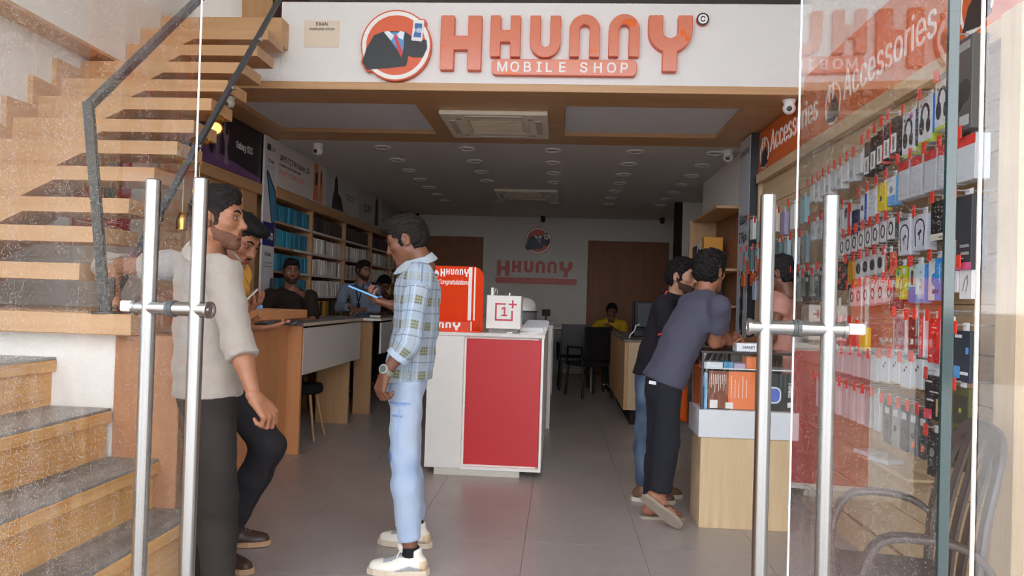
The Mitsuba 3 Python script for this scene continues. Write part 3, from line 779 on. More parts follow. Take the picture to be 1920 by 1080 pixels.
class Field:
    def __init__(self, lo, hi, h):
        self.lo, self.h = np.asarray(lo, float), h
        self.n = np.ceil((np.asarray(hi) - self.lo) / h).astype(int) + 1
        self.f = np.full(self.n, 1.0, np.float32)

    def pts(self, sl):
        ax = [(self.lo[k] + self.h * np.arange(sl[k].start, sl[k].stop)).astype(np.float32) for k in range(3)]
        return np.stack(np.meshgrid(*ax, indexing='ij'), -1)

    def region(self, lo, hi, pad):
        a = np.clip(np.floor((np.asarray(lo) - pad - self.lo) / self.h).astype(int), 0, self.n)
        b = np.clip(np.ceil((np.asarray(hi) + pad - self.lo) / self.h).astype(int) + 1, 0, self.n)
        if (b - a).min() <= 0:
            return None
        return tuple(slice(int(x), int(y)) for x, y in zip(a, b))

    def op(self, fn, lo, hi, k=0.02, mode='u', pad=0.05):
        sl = self.region(lo, hi, pad)
        if sl is None:
            return self
        d = fn(self.pts(sl)).astype(np.float32)
        if mode == 'u':
            self.f[sl] = smin(self.f[sl], d, k) if k else np.minimum(self.f[sl], d)
        elif mode == 's':
            self.f[sl] = smax(self.f[sl], -d, k)
        return self

    def cone(self, a, b, ra, rb, k=0.02, mode='u'):
        a, b = np.asarray(a, np.float32), np.asarray(b, np.float32)
        r = max(ra, rb)

        def fn(p):
            d = b - a
            t = np.clip(((p - a) @ d) / max(float(d @ d), 1e-9), 0, 1)
            q = p - a - t[..., None] * d
            return np.sqrt((q * q).sum(-1)) - (ra + (rb - ra) * t)
        return self.op(fn, np.minimum(a, b) - r, np.maximum(a, b) + r, k, mode)

    def ell(self, c, r, R=None, k=0.02, mode='u'):
        c, r = np.asarray(c, np.float32), np.asarray(r, np.float32)
        R = np.eye(3, dtype=np.float32) if R is None else np.asarray(R, np.float32)

        def fn(p):
            q = (p - c) @ R
            k0 = np.sqrt(((q / r) ** 2).sum(-1)) + 1e-6
            k1 = np.sqrt(((q / (r * r)) ** 2).sum(-1)) + 1e-6
            return k0 * (k0 - 1) / k1
        m = r.max()
        return self.op(fn, c - m, c + m, k, mode)

    def tube(self, P, w, dp, lat, k=0.03):
        """elliptical tube along the polyline P: half widths w along the axes lat, half depths dp"""
        P = np.asarray(P, np.float32)
        lat = np.asarray(lat, np.float32)
        r = max(max(w), max(dp))

        def fn(p):
            best = np.full(p.shape[:-1], 9.0, np.float32)
            for i in range(len(P) - 1):
                d = P[i + 1] - P[i]
                L = float(np.linalg.norm(d))
                t = ((p - P[i]) @ d) / (L * L)
                tc = np.clip(t, 0, 1)
                q = p - P[i] - tc[..., None] * d
                dn = d / L
                la = lat[i][None] * (1 - tc[..., None]) + lat[i + 1][None] * tc[..., None]
                la = la - (la @ dn)[..., None] * dn
                la /= np.linalg.norm(la, axis=-1, keepdims=True)
                x = (q * la).sum(-1)
                ax = (q @ dn)
                qd = q - x[..., None] * la - ax[..., None] * dn
                y = np.sqrt((qd * qd).sum(-1))
                ww = w[i] + (w[i + 1] - w[i]) * tc
                dd = dp[i] + (dp[i + 1] - dp[i]) * tc
                k0 = np.sqrt((x / ww) ** 2 + (y / dd) ** 2 + (ax / dd) ** 2) + 1e-6
                k1 = np.sqrt((x / ww**2) ** 2 + (y / dd**2) ** 2 + (ax / dd**2) ** 2) + 1e-6
                best = smin(best, k0 * (k0 - 1) / k1, 0.02) if i else k0 * (k0 - 1) / k1
            return best
        return self.op(fn, P.min(0) - r, P.max(0) + r, k)

    def cut(self, o, n, k=0.004, lo=None, hi=None):
        """removes what lies on the side n points to, within the box lo..hi"""
        sl = self.region(self.lo if lo is None else lo, self.lo + self.n * self.h if hi is None else hi, 0)
        if sl is None:
            return self
        d = (self.pts(sl) - np.asarray(o, np.float32)) @ np.asarray(n, np.float32)
        self.f[sl] = smax(self.f[sl], d, k)
        return self

    def ruffle(self, amp, fn):
        near = np.abs(self.f) < 0.03
        idx = np.argwhere(near)
        p = self.lo + idx * self.h
        self.f[near] += (amp * (fn(p) - 0.5)).astype(np.float32)
        return self

    def mesh(self, relax=1):
        f = self.f
        s = f < 0
        n = self.n
        c = np.zeros(n - 1, np.int8)
        for dx in (0, 1):
            for dy in (0, 1):
                for dz in (0, 1):
                    c += s[dx:n[0] - 1 + dx, dy:n[1] - 1 + dy, dz:n[2] - 1 + dz]
        act = (c > 0) & (c < 8)
        idx = np.argwhere(act)
        num = np.full(n - 1, -1, np.int64)
        num[act] = np.arange(len(idx))
        acc, cnt = np.zeros((len(idx), 3)), np.zeros(len(idx))
        for ax in range(3):
            o1, o2 = [k for k in range(3) if k != ax]
            for a in (0, 1):
                for b in (0, 1):
                    p0 = np.zeros(3, int)
                    p0[o1], p0[o2] = a, b
                    p1 = p0.copy()
                    p1[ax] = 1
                    i0, i1 = idx + p0, idx + p1
                    v0, v1 = f[tuple(i0.T)], f[tuple(i1.T)]
                    x = (v0 < 0) != (v1 < 0)
                    t = np.where(x, v0 / np.where(x, v0 - v1, 1), 0)
                    pt = i0 + t[:, None] * (p1 - p0)
                    acc[x] += pt[x]
                    cnt[x] += 1
        V = self.lo + self.h * acc / cnt[:, None]
        F = []
        for ax in range(3):
            o1, o2 = [(1, 2), (2, 0), (0, 1)][ax]
            a = [slice(None)] * 3
            b = [slice(None)] * 3
            a[ax], b[ax] = slice(0, -1), slice(1, None)
            x = s[tuple(a)] != s[tuple(b)]
            e = np.argwhere(x)
            e = e[(e[:, o1] > 0) & (e[:, o2] > 0) & (e[:, o1] < n[o1] - 1) & (e[:, o2] < n[o2] - 1)]
            inside = s[tuple(e.T)]
            q = []
            for da, db in ((-1, -1), (0, -1), (0, 0), (-1, 0)):
                g = e.copy()
                g[:, o1] += da
                g[:, o2] += db
                q.append(num[tuple(g.T)])
            q = np.stack(q, 1)
            q = np.where(inside[:, None], q, q[:, ::-1])
            F.append(q)
        F = np.vstack(F)
        F = F[(F >= 0).all(1)]
        m = trimesh.Trimesh(V, np.vstack([F[:, [0, 1, 2]], F[:, [0, 2, 3]]]), process=False)
        if relax and len(V):
            from scipy.sparse import coo_matrix
            e = np.vstack([F[:, [0, 1]], F[:, [1, 2]], F[:, [2, 3]], F[:, [3, 0]]])
            e = np.vstack([e, e[:, ::-1]])
            A = coo_matrix((np.ones(len(e)), (e[:, 0], e[:, 1])), shape=(len(V), len(V))).tocsr()
            deg = np.maximum(np.asarray(A.sum(1)), 1)
            X = V.copy()
            for _ in range(2):
                X = 0.5 * X + 0.5 * (A @ X) / deg
                X = V + np.clip(X - V, -0.6 * self.h, 0.6 * self.h)
            m = trimesh.Trimesh(X, m.faces, process=False)
        return m


def nrm(v):
    v = np.asarray(v, float)
    return v / np.linalg.norm(v)


def hframe(f, u=(0, 0, 1)):
    """columns right, forward, up"""
    f = nrm(f)
    r = nrm(np.cross(f, u))
    return np.stack([r, f, np.cross(r, f)], 1)


def head_field(c, R, h=0.0036, s=1.0, stubble=0.0):
    c = np.asarray(c, float)
    L = lambda x, y, z: c + R @ (np.array([x, y, z]) * s)  # noqa: E731
    F = Field(c - 0.165 * s, c + 0.165 * s, h)
    F.ell(L(0, -0.012, 0.038), np.array([0.073, 0.094, 0.083]) * s, R, k=0.02)
    F.ell(L(0, 0.022, -0.015), np.array([0.062, 0.068, 0.085]) * s, R, k=0.03)
    F.cone(L(0.044, 0.0, -0.055), L(0.016, 0.066, -0.088), 0.022 * s, 0.018 * s, k=0.03)
    F.cone(L(-0.044, 0.0, -0.055), L(-0.016, 0.066, -0.088), 0.022 * s, 0.018 * s, k=0.03)
    F.ell(L(0, 0.070, -0.092), np.array([0.021, 0.019, 0.017]) * s, R, k=0.02)
    for x in (-1, 1):
        F.ell(L(x * 0.042, 0.055, -0.012), np.array([0.022, 0.022, 0.016]) * s, R, k=0.025)
        F.cone(L(x * 0.012, 0.083, 0.034), L(x * 0.045, 0.066, 0.034), 0.010 * s, 0.009 * s, k=0.018)
        F.ell(L(x * 0.031, 0.094, 0.014), np.array([0.015, 0.014, 0.010]) * s, R, k=0.014, mode='s')
        F.ell(L(x * 0.031, 0.070, 0.013), np.array([0.014, 0.0145, 0.012]) * s, R, k=0.004)
    F.cone(L(0, 0.082, 0.026), L(0, 0.106, -0.018), 0.0085 * s, 0.0115 * s, k=0.012)
    F.ell(L(0, 0.104, -0.020), np.array([0.011, 0.012, 0.010]) * s, R, k=0.008)
    for x in (-1, 1):
        F.ell(L(x * 0.012, 0.093, -0.024), np.array([0.008, 0.011, 0.008]) * s, R, k=0.008)
    F.ell(L(0, 0.078, -0.052), np.array([0.028, 0.018, 0.022]) * s, R, k=0.014)
    F.cone(L(-0.017, 0.088, -0.050), L(0.017, 0.088, -0.050), 0.0062 * s, 0.0062 * s, k=0.006)
    F.cone(L(-0.015, 0.087, -0.0615), L(0.015, 0.087, -0.0615), 0.0072 * s, 0.0072 * s, k=0.006)
    F.cone(L(-0.021, 0.092, -0.0555), L(0.021, 0.092, -0.0555), 0.0022 * s, 0.0022 * s, k=0.005, mode='s')
    F.ell(L(0, 0.092, -0.074), np.array([0.016, 0.008, 0.006]) * s, R, k=0.008, mode='s')
    for x in (-1, 1):
        Re = R @ rotz(-x * 0.45) @ rotx(-0.15)
        F.ell(L(x * 0.077, -0.014, 0.002), np.array([0.010, 0.020, 0.032]) * s, Re, k=0.008)
        F.ell(L(x * 0.087, -0.008, 0.006), np.array([0.009, 0.011, 0.020]) * s, Re, k=0.006, mode='s')
        F.ell(L(x * 0.076, -0.006, -0.022), np.array([0.007, 0.009, 0.011]) * s, Re, k=0.006)
    F.cone(L(0, -0.022, -0.04), L(0, -0.035, -0.15), 0.053 * s, 0.054 * s, k=0.025)
    return F, L


def hand_field(w, d, nrml, side, curl=(0.3, 0.3, 0.3, 0.35), thumb=0.3, spread=0.06, s=1.0, h=0.003, point=None):
    """w wrist, d along the fingers, nrml back of the hand, side +1 right, -1 left"""
    w = np.asarray(w, float)
    y = nrm(d)
    z = nrm(np.asarray(nrml) - y * (np.asarray(nrml) @ y))
    x = np.cross(y, z)
    R = np.stack([x, y, z], 1)
    L = lambda a: w + R @ (np.asarray(a, float) * s)  # noqa: E731
    F = Field(w - 0.16 * s + R @ np.array([0, 0.07, 0]) * s, w + 0.16 * s + R @ np.array([0, 0.07, 0]) * s, h)
    t = -side
    F.cone(L((0, -0.010, 0)), L((0, 0.012, 0)), 0.0245 * s, 0.0245 * s, k=0.02)
    K = [(t * 0.030, 0.088), (t * 0.010, 0.094), (-t * 0.011, 0.090), (-t * 0.030, 0.080)]
    for kx, ky in K:
        F.cone(L((kx * 0.55, 0.012, 0)), L((kx, ky - 0.006, 0.002)), 0.0155 * s, 0.0115 * s, k=0.012)
    F.ell(L((t * 0.022, 0.035, -0.008)), np.array([0.018, 0.032, 0.016]) * s, R, k=0.012)
    Ls = [(0.040, 0.026, 0.020), (0.045, 0.029, 0.021), (0.041, 0.027, 0.020), (0.033, 0.021, 0.018)]
    for i, (kx, ky) in enumerate(K):
        a = np.array([kx, ky, 0.002])
        cu = curl[i]
        ang = 0.0
        sp = t * spread * (1.5 - i)
        for j, (l, b) in enumerate(zip(Ls[i], (1.0, 1.25, 0.8))):
            ang += cu * b
            dv = np.array([math.sin(sp) * math.cos(ang), math.cos(sp) * math.cos(ang), -math.sin(ang)])
            e = a + dv * l
            F.cone(L(a), L(e), (0.0092 - 0.0008 * j) * s, (0.0086 - 0.0009 * j) * s, k=0.0035)
            a = e
    a = np.array([t * 0.026, 0.022, -0.006])
    for j, (l, r0, r1) in enumerate(((0.042, 0.014, 0.0108), (0.032, 0.0105, 0.0092), (0.026, 0.0092, 0.0078))):
        g = 0.75 - thumb * j * 0.8
        dv = nrm(np.array([t * math.sin(g), math.cos(g), -0.30 - 0.25 * thumb * j]))
        e = a + dv * l
        F.cone(L(a), L(e), r0 * s, r1 * s, k=0.006)
        a = e
    return F


def union(ms):
    try:
        out = None
        for m in ms:
            q = manifold3d.Manifold(manifold3d.Mesh(np.asarray(m.vertices, np.float32), np.asarray(m.faces, np.uint32)))
            if q.is_empty():
                raise ValueError
            out = q if out is None else out + q
        g = out.to_mesh()
        return trimesh.Trimesh(g.vert_properties[:, :3], g.tri_verts, process=False)
    except Exception:
        return cat(*ms)


def wrinkle(fx, fy, fz, seed=0):
    def fn(p):
        n = meshkit.fbm(p * np.array([fx, fy, fz]), 3, seed)
        return 1 - np.abs(2 * n - 1) * 1.4
    return fn


def shoe_meshes(ank, toe, kind, s=1.0):
    """returns {name: mesh}; the ankle point is above the sole by its height"""
    ank = np.asarray(ank, float)
    t = nrm(toe)
    up = np.array([0, 0, 1.0])
    r = nrm(np.cross(t, up))
    u = np.cross(r, t)
    R = np.stack([r, t, u], 1)
    o = ank
    L = lambda x, y, z: o + R @ (np.array([x, y, z]) * s)  # noqa: E731
    out = {}
    if kind == 'sneaker':
        z0 = -0.085
        F = Field(o - 0.27 * s, o + 0.27 * s, 0.0055)
        F.cone(L(0, -0.045, z0 + 0.05), L(0, 0.04, z0 + 0.05), 0.036 * s, 0.040 * s, k=0.02)
        F.cone(L(0, 0.04, z0 + 0.045), L(0.004, 0.165, z0 + 0.028), 0.042 * s, 0.030 * s, k=0.03)
        F.ell(L(0.0, 0.10, z0 + 0.030), np.array([0.047, 0.085, 0.032]) * s, R, k=0.02)
        F.cone(L(0, -0.012, z0 + 0.06), L(0, -0.016, z0 + 0.115), 0.041 * s, 0.037 * s, k=0.02)
        F.cut(L(0, 0, z0 + 0.118), nrm(R @ np.array([0, 0.15, 1])))
        F.cut(L(0, 0, z0 + 0.018), -u)
        out['upper'] = F.mesh()
        pts = np.array([(0, -0.088), (0.028, -0.075), (0.036, -0.03), (0.036, 0.03), (0.047, 0.10), (0.040, 0.165), (0.015, 0.197), (-0.015, 0.197), (-0.036, 0.165), (-0.046, 0.10), (-0.036, 0.03), (-0.036, -0.03), (-0.028, -0.075)]) * s
        q = Polygon(pts).buffer(0.012 * s, 6).buffer(-0.008 * s, 6)
        m = ext(q, 0.026 * s)
        out['sole'] = place(m, R, L(0, 0, z0))
        lc = []
        for k in range(5):
            y = 0.030 + 0.020 * k
            z = z0 + 0.099 - 0.0085 * k
            lc.append(tube([L(-0.030, y - 0.006, z - 0.022), L(-0.014, y, z - 0.002), L(0.014, y + 0.008, z - 0.002), L(0.030, y + 0.012, z - 0.022)], 0.0042 * s, 7))
        lc.append(tube([L(0, 0.03, z0 + 0.103), L(0.020, 0.05, z0 + 0.108), L(0.034, 0.06, z0 + 0.085)], 0.0036 * s, 6))
        lc.append(tube([L(0, 0.03, z0 + 0.103), L(-0.020, 0.05, z0 + 0.108), L(-0.034, 0.06, z0 + 0.085)], 0.0036 * s, 6))
        out['lace'] = cat(*lc)
        F = Field(o - 0.2 * s, o + 0.2 * s, 0.005)
        F.cone(L(0, 0.02, z0 + 0.11), L(0, 0.05, z0 + 0.135), 0.014 * s, 0.012 * s)
        F.ell(L(0, 0.045, z0 + 0.118), np.array([0.022, 0.012, 0.03]) * s, R @ rotx(-0.5))
        out['tongue'] = F.mesh()
    return out


def bare_foot(ank, toe, s=1.0, up=(0, 0, 1)):
    ank = np.asarray(ank, float)
    t = nrm(toe)
    r = nrm(np.cross(t, up))
    R = np.stack([r, t, np.cross(r, t)], 1)
    L = lambda x, y, z: ank + R @ (np.array([x, y, z]) * s)  # noqa: E731
    F = Field(ank - 0.25 * s, ank + 0.25 * s, 0.0045)
    z = -0.068
    F.cone(L(0, 0, 0.05), L(0, -0.005, 0), 0.036 * s, 0.034 * s)
    F.ell(L(0, -0.03, z + 0.03), np.array([0.031, 0.035, 0.032]) * s, R)
    F.cone(L(0, 0.0, z + 0.045), L(0, 0.11, z + 0.02), 0.036 * s, 0.021 * s, k=0.03)
    F.ell(L(0, 0.10, z + 0.018), np.array([0.044, 0.045, 0.018]) * s, R, k=0.02)
    for i, x in enumerate((-0.030, -0.012, 0.004, 0.019, 0.032)):
        e = 0.172 - 0.010 * abs(i - 0.6) - 0.004 * i
        F.cone(L(x * 0.9, 0.12, z + 0.014), L(x, e, z + 0.009), 0.0105 * s, (0.011 if i == 0 else 0.008) * s, k=0.005)
    F.cut(L(0, 0, z), -R[:, 2])
    return F.mesh(), R, L, z


def slipper(R, L, z, s=1.0):
    pts = np.array([(0, -0.072), (0.026, -0.062), (0.034, -0.02), (0.032, 0.03), (0.046, 0.10), (0.042, 0.15), (0.02, 0.185), (-0.016, 0.187), (-0.038, 0.16), (-0.044, 0.10), (-0.033, 0.03), (-0.034, -0.02), (-0.026, -0.062)]) * s
    m = ext(Polygon(pts).buffer(0.010 * s, 6), 0.017 * s)
    sole = place(m, R, L(0, 0, z - 0.018))
    a, b, c = L(-0.045, 0.05, z + 0.004), L(-0.014, 0.125, z + 0.034), L(0.045, 0.05, z + 0.004)
    strap = cat(tube([a, (a + b) / 2 + R[:, 2] * 0.03 * s, b], 0.007 * s, 8), tube([c, (c + b) / 2 + R[:, 2] * 0.03 * s, b], 0.007 * s, 8), tube([b, L(-0.012, 0.135, z + 0.0)], 0.006 * s, 8))
    return sole, strap


def human(key, J, st):
    """J: joints in metres. st: colours and cuts. Builds body, hair, clothing under key."""
    J = {k: (np.asarray(v, float) if not isinstance(v, (int, float)) else v) for k, v in J.items()}
    sk = st['skin']
    hs = st.get('head_scale', 1.0)
    sz = st.get('size', 1.0)
    R = J['headR']
    hf, HL = head_field(J['head'], R, st.get('hh', 0.0038), hs)
    neck_up = HL(0, -0.028, -0.09)
    lat_s, lat_h = nrm(J['shR'] - J['shL']), nrm(J['hipR'] - J['hipL'])
    pel = (J['hipR'] + J['hipL']) / 2
    nb = J['neck']
    mid = J.get('mid', (pel + nb) / 2)
    lat_m = nrm(lat_s + lat_h)
    allp = np.array([v for k, v in J.items() if isinstance(v, np.ndarray) and v.shape == (3,)])
    lo, hi = allp.min(0) - 0.25, allp.max(0) + 0.2
    b = st.get('build', 1.0)
    chest = mid + (nb - mid) * 0.62
    # ---- body (skin), one mesh
    F = Field(lo, hi, 0.012)
    F.tube([pel, mid, chest, nb - (nb - mid) * 0.12], [0.13 * b, 0.115 * b, 0.135 * b, 0.10 * b], [0.085 * b, 0.08 * b, 0.09 * b, 0.06 * b], [lat_h, lat_m, lat_s, lat_s])
    F.cone(nb - (nb - mid) * 0.1, neck_up, 0.058 * hs, 0.052 * hs, k=0.03)
    for sd in 'LR':
        sh, el, wr = J['sh' + sd], J['el' + sd], J['wr' + sd]
        F.cone(nb - (nb - mid) * 0.16, sh, 0.042, 0.046 * b, k=0.03)
        F.cone(sh, el, 0.050 * b, 0.038 * b, k=0.03)
        F.cone(el, el + (wr - el) * 0.35, 0.038 * b, 0.039 * b, k=0.02)
        F.cone(el + (wr - el) * 0.35, wr, 0.039 * b, 0.025, k=0.02)
        hp, kn, an = J['hip' + sd], J['kn' + sd], J['an' + sd]
        F.cone(hp, kn, 0.075 * b, 0.05 * b, k=0.03)
        F.cone(kn, kn + (an - kn) * 0.3, 0.05 * b, 0.05 * b, k=0.02)
        F.cone(kn + (an - kn) * 0.3, an, 0.05 * b, 0.036, k=0.02)
    ms = [F.mesh(), hf.mesh()]
    for sd, s_ in (('L', -1), ('R', 1)):
        if 'hd' + sd in J:
            ms.append(hand_field(J['wr' + sd], J['hd' + sd], J['hn' + sd], s_, st.get('curl' + sd, (0.3, 0.3, 0.32, 0.36)), st.get('thumb' + sd, 0.3), st.get('spread' + sd, 0.05), 1.02 * sz, st.get('hhand', 0.0034)).mesh())
    feet = []
    for sd in 'LR':
        if st.get('shoe' + sd) == 'slipper':
            fm, Rf, Lf, zf = bare_foot(J['an' + sd], J['toe' + sd], 1.0, J.get('fup' + sd, np.array([0, 0, 1.0])))
            ms.append(fm)
            feet.append((Rf, Lf, zf))
    body = union(ms)
    v = np.asarray(body.vertices)
    col = np.tile(np.asarray(sk, float), (len(v), 1))
    q = (v - J['head']) @ R / hs
    n = meshkit.fbm(v * 40, 3)[:, None]
    col *= 0.96 + 0.08 * n
    lips = (np.abs(q[:, 0]) < 0.022) & (q[:, 1] > 0.079) & (q[:, 2] < -0.046) & (q[:, 2] > -0.068)
    col[lips] = col[lips] * np.array([0.92, 0.74, 0.72])
    eye = (np.abs(np.abs(q[:, 0]) - 0.031) < 0.018) & (q[:, 1] > 0.05) & (np.abs(q[:, 2] - 0.013) < 0.014)
    col[eye] *= 0.82
    put(key + '__body', body, 'skin', np.clip(col, 0, 255), True)
    # ---- eyes and brows
    if st.get('eyes', True):
        for x in (-1, 1):
            ek = key_for(key + '__eye')
            F = Field(HL(x * 0.031, 0.078, 0.011) - 0.02, HL(x * 0.031, 0.078, 0.011) + 0.02, 0.0022)
            F.ell(HL(x * 0.031, 0.0725, 0.0115), np.array([0.0105, 0.0135, 0.0055 if not st.get('down') else 0.003]) * hs, R)
            put(ek, F.mesh(0), 'gloss', (206, 198, 190), True)
            gx = st.get('gaze', 0.0)
            part(ek, 'iris', lathe([(0.0, 0.0012), (0.0042, 0.0008), (0.0048, -0.001)], 12, HL(x * 0.031 + gx, 0.0855, 0.0115), R[:, 1]), 'gloss', (38, 24, 18))
        hcol = st['hair']
        for x in (-1, 1):
            c = [HL(x * 0.013, 0.0925, 0.033), HL(x * 0.03, 0.089, 0.041), HL(x * 0.048, 0.074, 0.035)]
            part(key, 'eyebrow', tube(c, np.array([0.0042, 0.0048, 0.0022]) * hs, 8), 'hair', hcol, True)
    # ---- hair
    hair_field(key, J, HL, R, hs, hf, st)
    # ---- shirt
    so = st.get('shirt_out', 0.022)
    hem = st['hem']
    lo2, hi2 = allp.min(0) - 0.2, allp.max(0) + 0.15
    F = Field(lo2, hi2, st.get('h', 0.0085))
    bw = b * st.get('fat', 1.0)
    P = [pel + (pel - mid) * 0.25, pel, mid, chest, nb - (nb - mid) * 0.10]
    F.tube(P, [0.182 * bw + so * 0.4, 0.170 * bw + so * 0.5, 0.140 * bw + so, 0.158 * bw + so * 0.5, 0.10 * bw], [0.128 * bw + so * 0.5, 0.118 * bw + so * 0.5, 0.100 * bw + so, 0.112 * bw + so * 0.3, 0.066 * bw], [lat_h, lat_h, lat_m, lat_s, lat_s], k=0.04)
    sl = st.get('sleeve', {'L': ('long', 0.55), 'R': ('long', 0.55)})
    for sd in 'LR':
        sh, el, wr = J['sh' + sd], J['el' + sd], J['wr' + sd]
        F.cone(nb - (nb - mid) * 0.13, sh, 0.055, 0.060 * b, k=0.05)
        kind, tt = sl[sd]
        if kind == 'none':
            continue
        S = Field(np.minimum(np.minimum(sh, el), wr) - 0.15, np.maximum(np.maximum(sh, el), wr) + 0.15, F.h)
        o_ = np.round((S.lo - F.lo) / F.h).astype(int)
        S.lo = F.lo + o_ * F.h
        if kind == 'short':
            S.cone(sh, sh + (el - sh) * (tt + 0.25), 0.066 * b + so * 0.3, 0.060 * b + so * 0.6, k=0.03)
            o, dd_ = sh + (el - sh) * tt, nrm(el - sh)
        else:
            S.cone(sh, el, 0.064 * b + so * 0.3, 0.050 * b + so * 0.5, k=0.035)
            S.cone(el, el + (wr - el) * (tt + 0.2), 0.050 * b + so * 0.5, 0.042 * b + so * 0.5, k=0.03)
            o, dd_ = el + (wr - el) * tt, nrm(wr - el)
        e = wr if kind != 'short' else sh + (el - sh) * (tt + 0.5)
        S.cut(o, dd_, 0.006, np.minimum(o, e) - 0.09, np.maximum(o, e) + 0.09)
        lo_i = np.maximum(o_, 0)
        hi_i = np.minimum(o_ + S.n, F.n)
        fs = tuple(slice(int(x), int(y)) for x, y in zip(lo_i, hi_i))
        ss = tuple(slice(int(x), int(y)) for x, y in zip(lo_i - o_, hi_i - o_))
        F.f[fs] = smin(F.f[fs], S.f[ss], 0.03)
    F.ruffle(st.get('ruf', 0.016) * 0.9, lambda p: meshkit.fbm(p * np.array([5, 5, 7]), 2, 3))
    F.ruffle(st.get('ruf', 0.016) * 0.45, lambda p: wrinkle(1, 1, 1, 4)(p @ np.array([[9, 3, -5], [2, 9, 4], [7, -3, 13.0]])))
    hp_, hn_ = hem
    sl_ = F.region(pel - 0.34, pel + 0.34, 0)
    d = (F.pts(sl_) - np.asarray(hp_, np.float32)) @ nrm(hn_).astype(np.float32)
    keep = F.f[sl_]
    armd = np.full(d.shape, 1.0, np.float32)
    for sd in 'LR':
        el, wr = J['el' + sd], J['wr' + sd]
        p = F.pts(sl_)
        dd = wr - el
        t_ = np.clip(((p - el) @ dd) / (dd @ dd), 0, 1)
        qv = p - el - t_[..., None] * dd
        armd = np.minimum(armd, np.sqrt((qv * qv).sum(-1)) - 0.062) if sl[sd][0] == 'long' else armd
    F.f[sl_] = np.where(armd < 0, keep, smax(keep, d, 0.005))
    # neckline opening
    F.cut(nb + nrm(nb - mid) * st.get('neckline', 0.035), nrm(nrm(nb - mid) * 1.0 + st.get('neck_tilt', 0.5) * R[:, 1] * 0.7), 0.01, nb - 0.14, nb + 0.16)
    sm = F.mesh()
    skey = key + '__shirt'
    if st.get('plaid'):
        v = np.asarray(sm.vertices)
        ax = nrm(nb - pel)
        lt = nrm(lat_s - ax * (lat_s @ ax))
        fw = np.cross(ax, lt)
        rel = v - pel
        ang = np.arctan2(rel @ fw, rel @ lt)
        uv = np.stack([ang * 0.135, rel @ ax], 1)
        best = np.full(len(v), 9.0)
        for sd in 'LR':
            sh, el, wr = J['sh' + sd], J['el' + sd], J['wr' + sd]
            for a0, a1, off in ((sh, el, 0.0), (el, wr, np.linalg.norm(el - sh))):
                dd = a1 - a0
                Ls = np.linalg.norm(dd)
                t_ = np.clip((v - a0) @ dd / Ls**2, -0.15 if off == 0 else 0, 1)
                qv = v - a0 - t_[:, None] * dd
                r_ = np.linalg.norm(qv, axis=1)
                on = (r_ < 0.088) & (r_ < best) & (((v - a0) @ dd / Ls**2 > 0.18) | (off > 0))
                if sd == st.get('far_arm', 'x'):
                    on &= off > 0
                s0, u0, d0 = frame(dd, (0.3, 0.2, 1))
                an_ = np.arctan2(qv @ u0, qv @ s0)
                uv[on] = np.stack([an_ * 0.062 + 0.02, 0.3 - (off + t_ * Ls)], 1)[on]
                best = np.where(on, r_, best)
        scene[skey] = mikit.ply(sm, st['plaid'], smooth=True, uv=uv)
    else:
        put(skey, sm, st.get('shirt_mat', 'cloth'), st['shirt'], True)
    for sd in 'LR':
        kind, tt = sl[sd]
        if kind == 'cuff':
            el, wr = J['el' + sd], J['wr' + sd]
            a0 = el + (wr - el) * (tt - 0.16)
            a1 = el + (wr - el) * (tt + 0.03)
            F = Field(np.minimum(a0, a1) - 0.12, np.maximum(a0, a1) + 0.12, 0.0055)
            F.cone(a0, a1, 0.049 * b + so * 0.5, 0.052 * b + so * 0.5)
            F.cone(a0, a1, 0.03, 0.03, k=0.004, mode='s')
            F.ruffle(0.008, wrinkle(24, 24, 24, 5))
            F.cut(a0, -nrm(a1 - a0), 0.008).cut(a1, nrm(a1 - a0), 0.008)
            part(skey, 'cuff', F.mesh(), 'cloth', st.get('cuff', st['shirt']), True)
    if st.get('collar'):
        up_ = nrm(HL(0, -0.045, -0.02) - nb)
        fwd = nrm(R[:, 1] - up_ * (R[:, 1] @ up_)) if 'collar_dir' not in J else nrm(J['collar_dir'])
        rr_ = nrm(np.cross(fwd, up_))
        base = nb + up_ * st.get('collar_up', 0.005)
        V, Fc = [], []
        N = 28
        for i in range(N + 1):
            a = math.radians(18 + 324 * i / N)
            dr_ = fwd * math.cos(a) + rr_ * math.sin(a)
            drop = 0.030 + 0.030 * max(0, math.cos(a))
            fwd_low = 0.03 * (1 + math.cos(a)) / 2
            top = base + dr_ * (0.067 + 0.004 * math.cos(a)) * hs + up_ * (0.045 - 0.018 * (1 + math.cos(a)))
            out_ = base + dr_ * (0.096 + fwd_low) * hs + up_ * (0.045 - 0.018 * (1 + math.cos(a)) - drop)
            inn = base + dr_ * 0.074 * hs - up_ * 0.03
            V += [inn, top, top + dr_ * 0.006, out_, out_ - up_ * 0.005 - dr_ * 0.004]
        for i in range(N):
            for j in range(4):
                a_, b_ = i * 5 + j, i * 5 + j + 1
                Fc += [[a_, a_ + 5, b_ + 5], [a_, b_ + 5, b_]]
        part(skey, 'collar', trimesh.Trimesh(V, Fc, process=False), 'cloth', st.get('collar_col', st['shirt']), True)
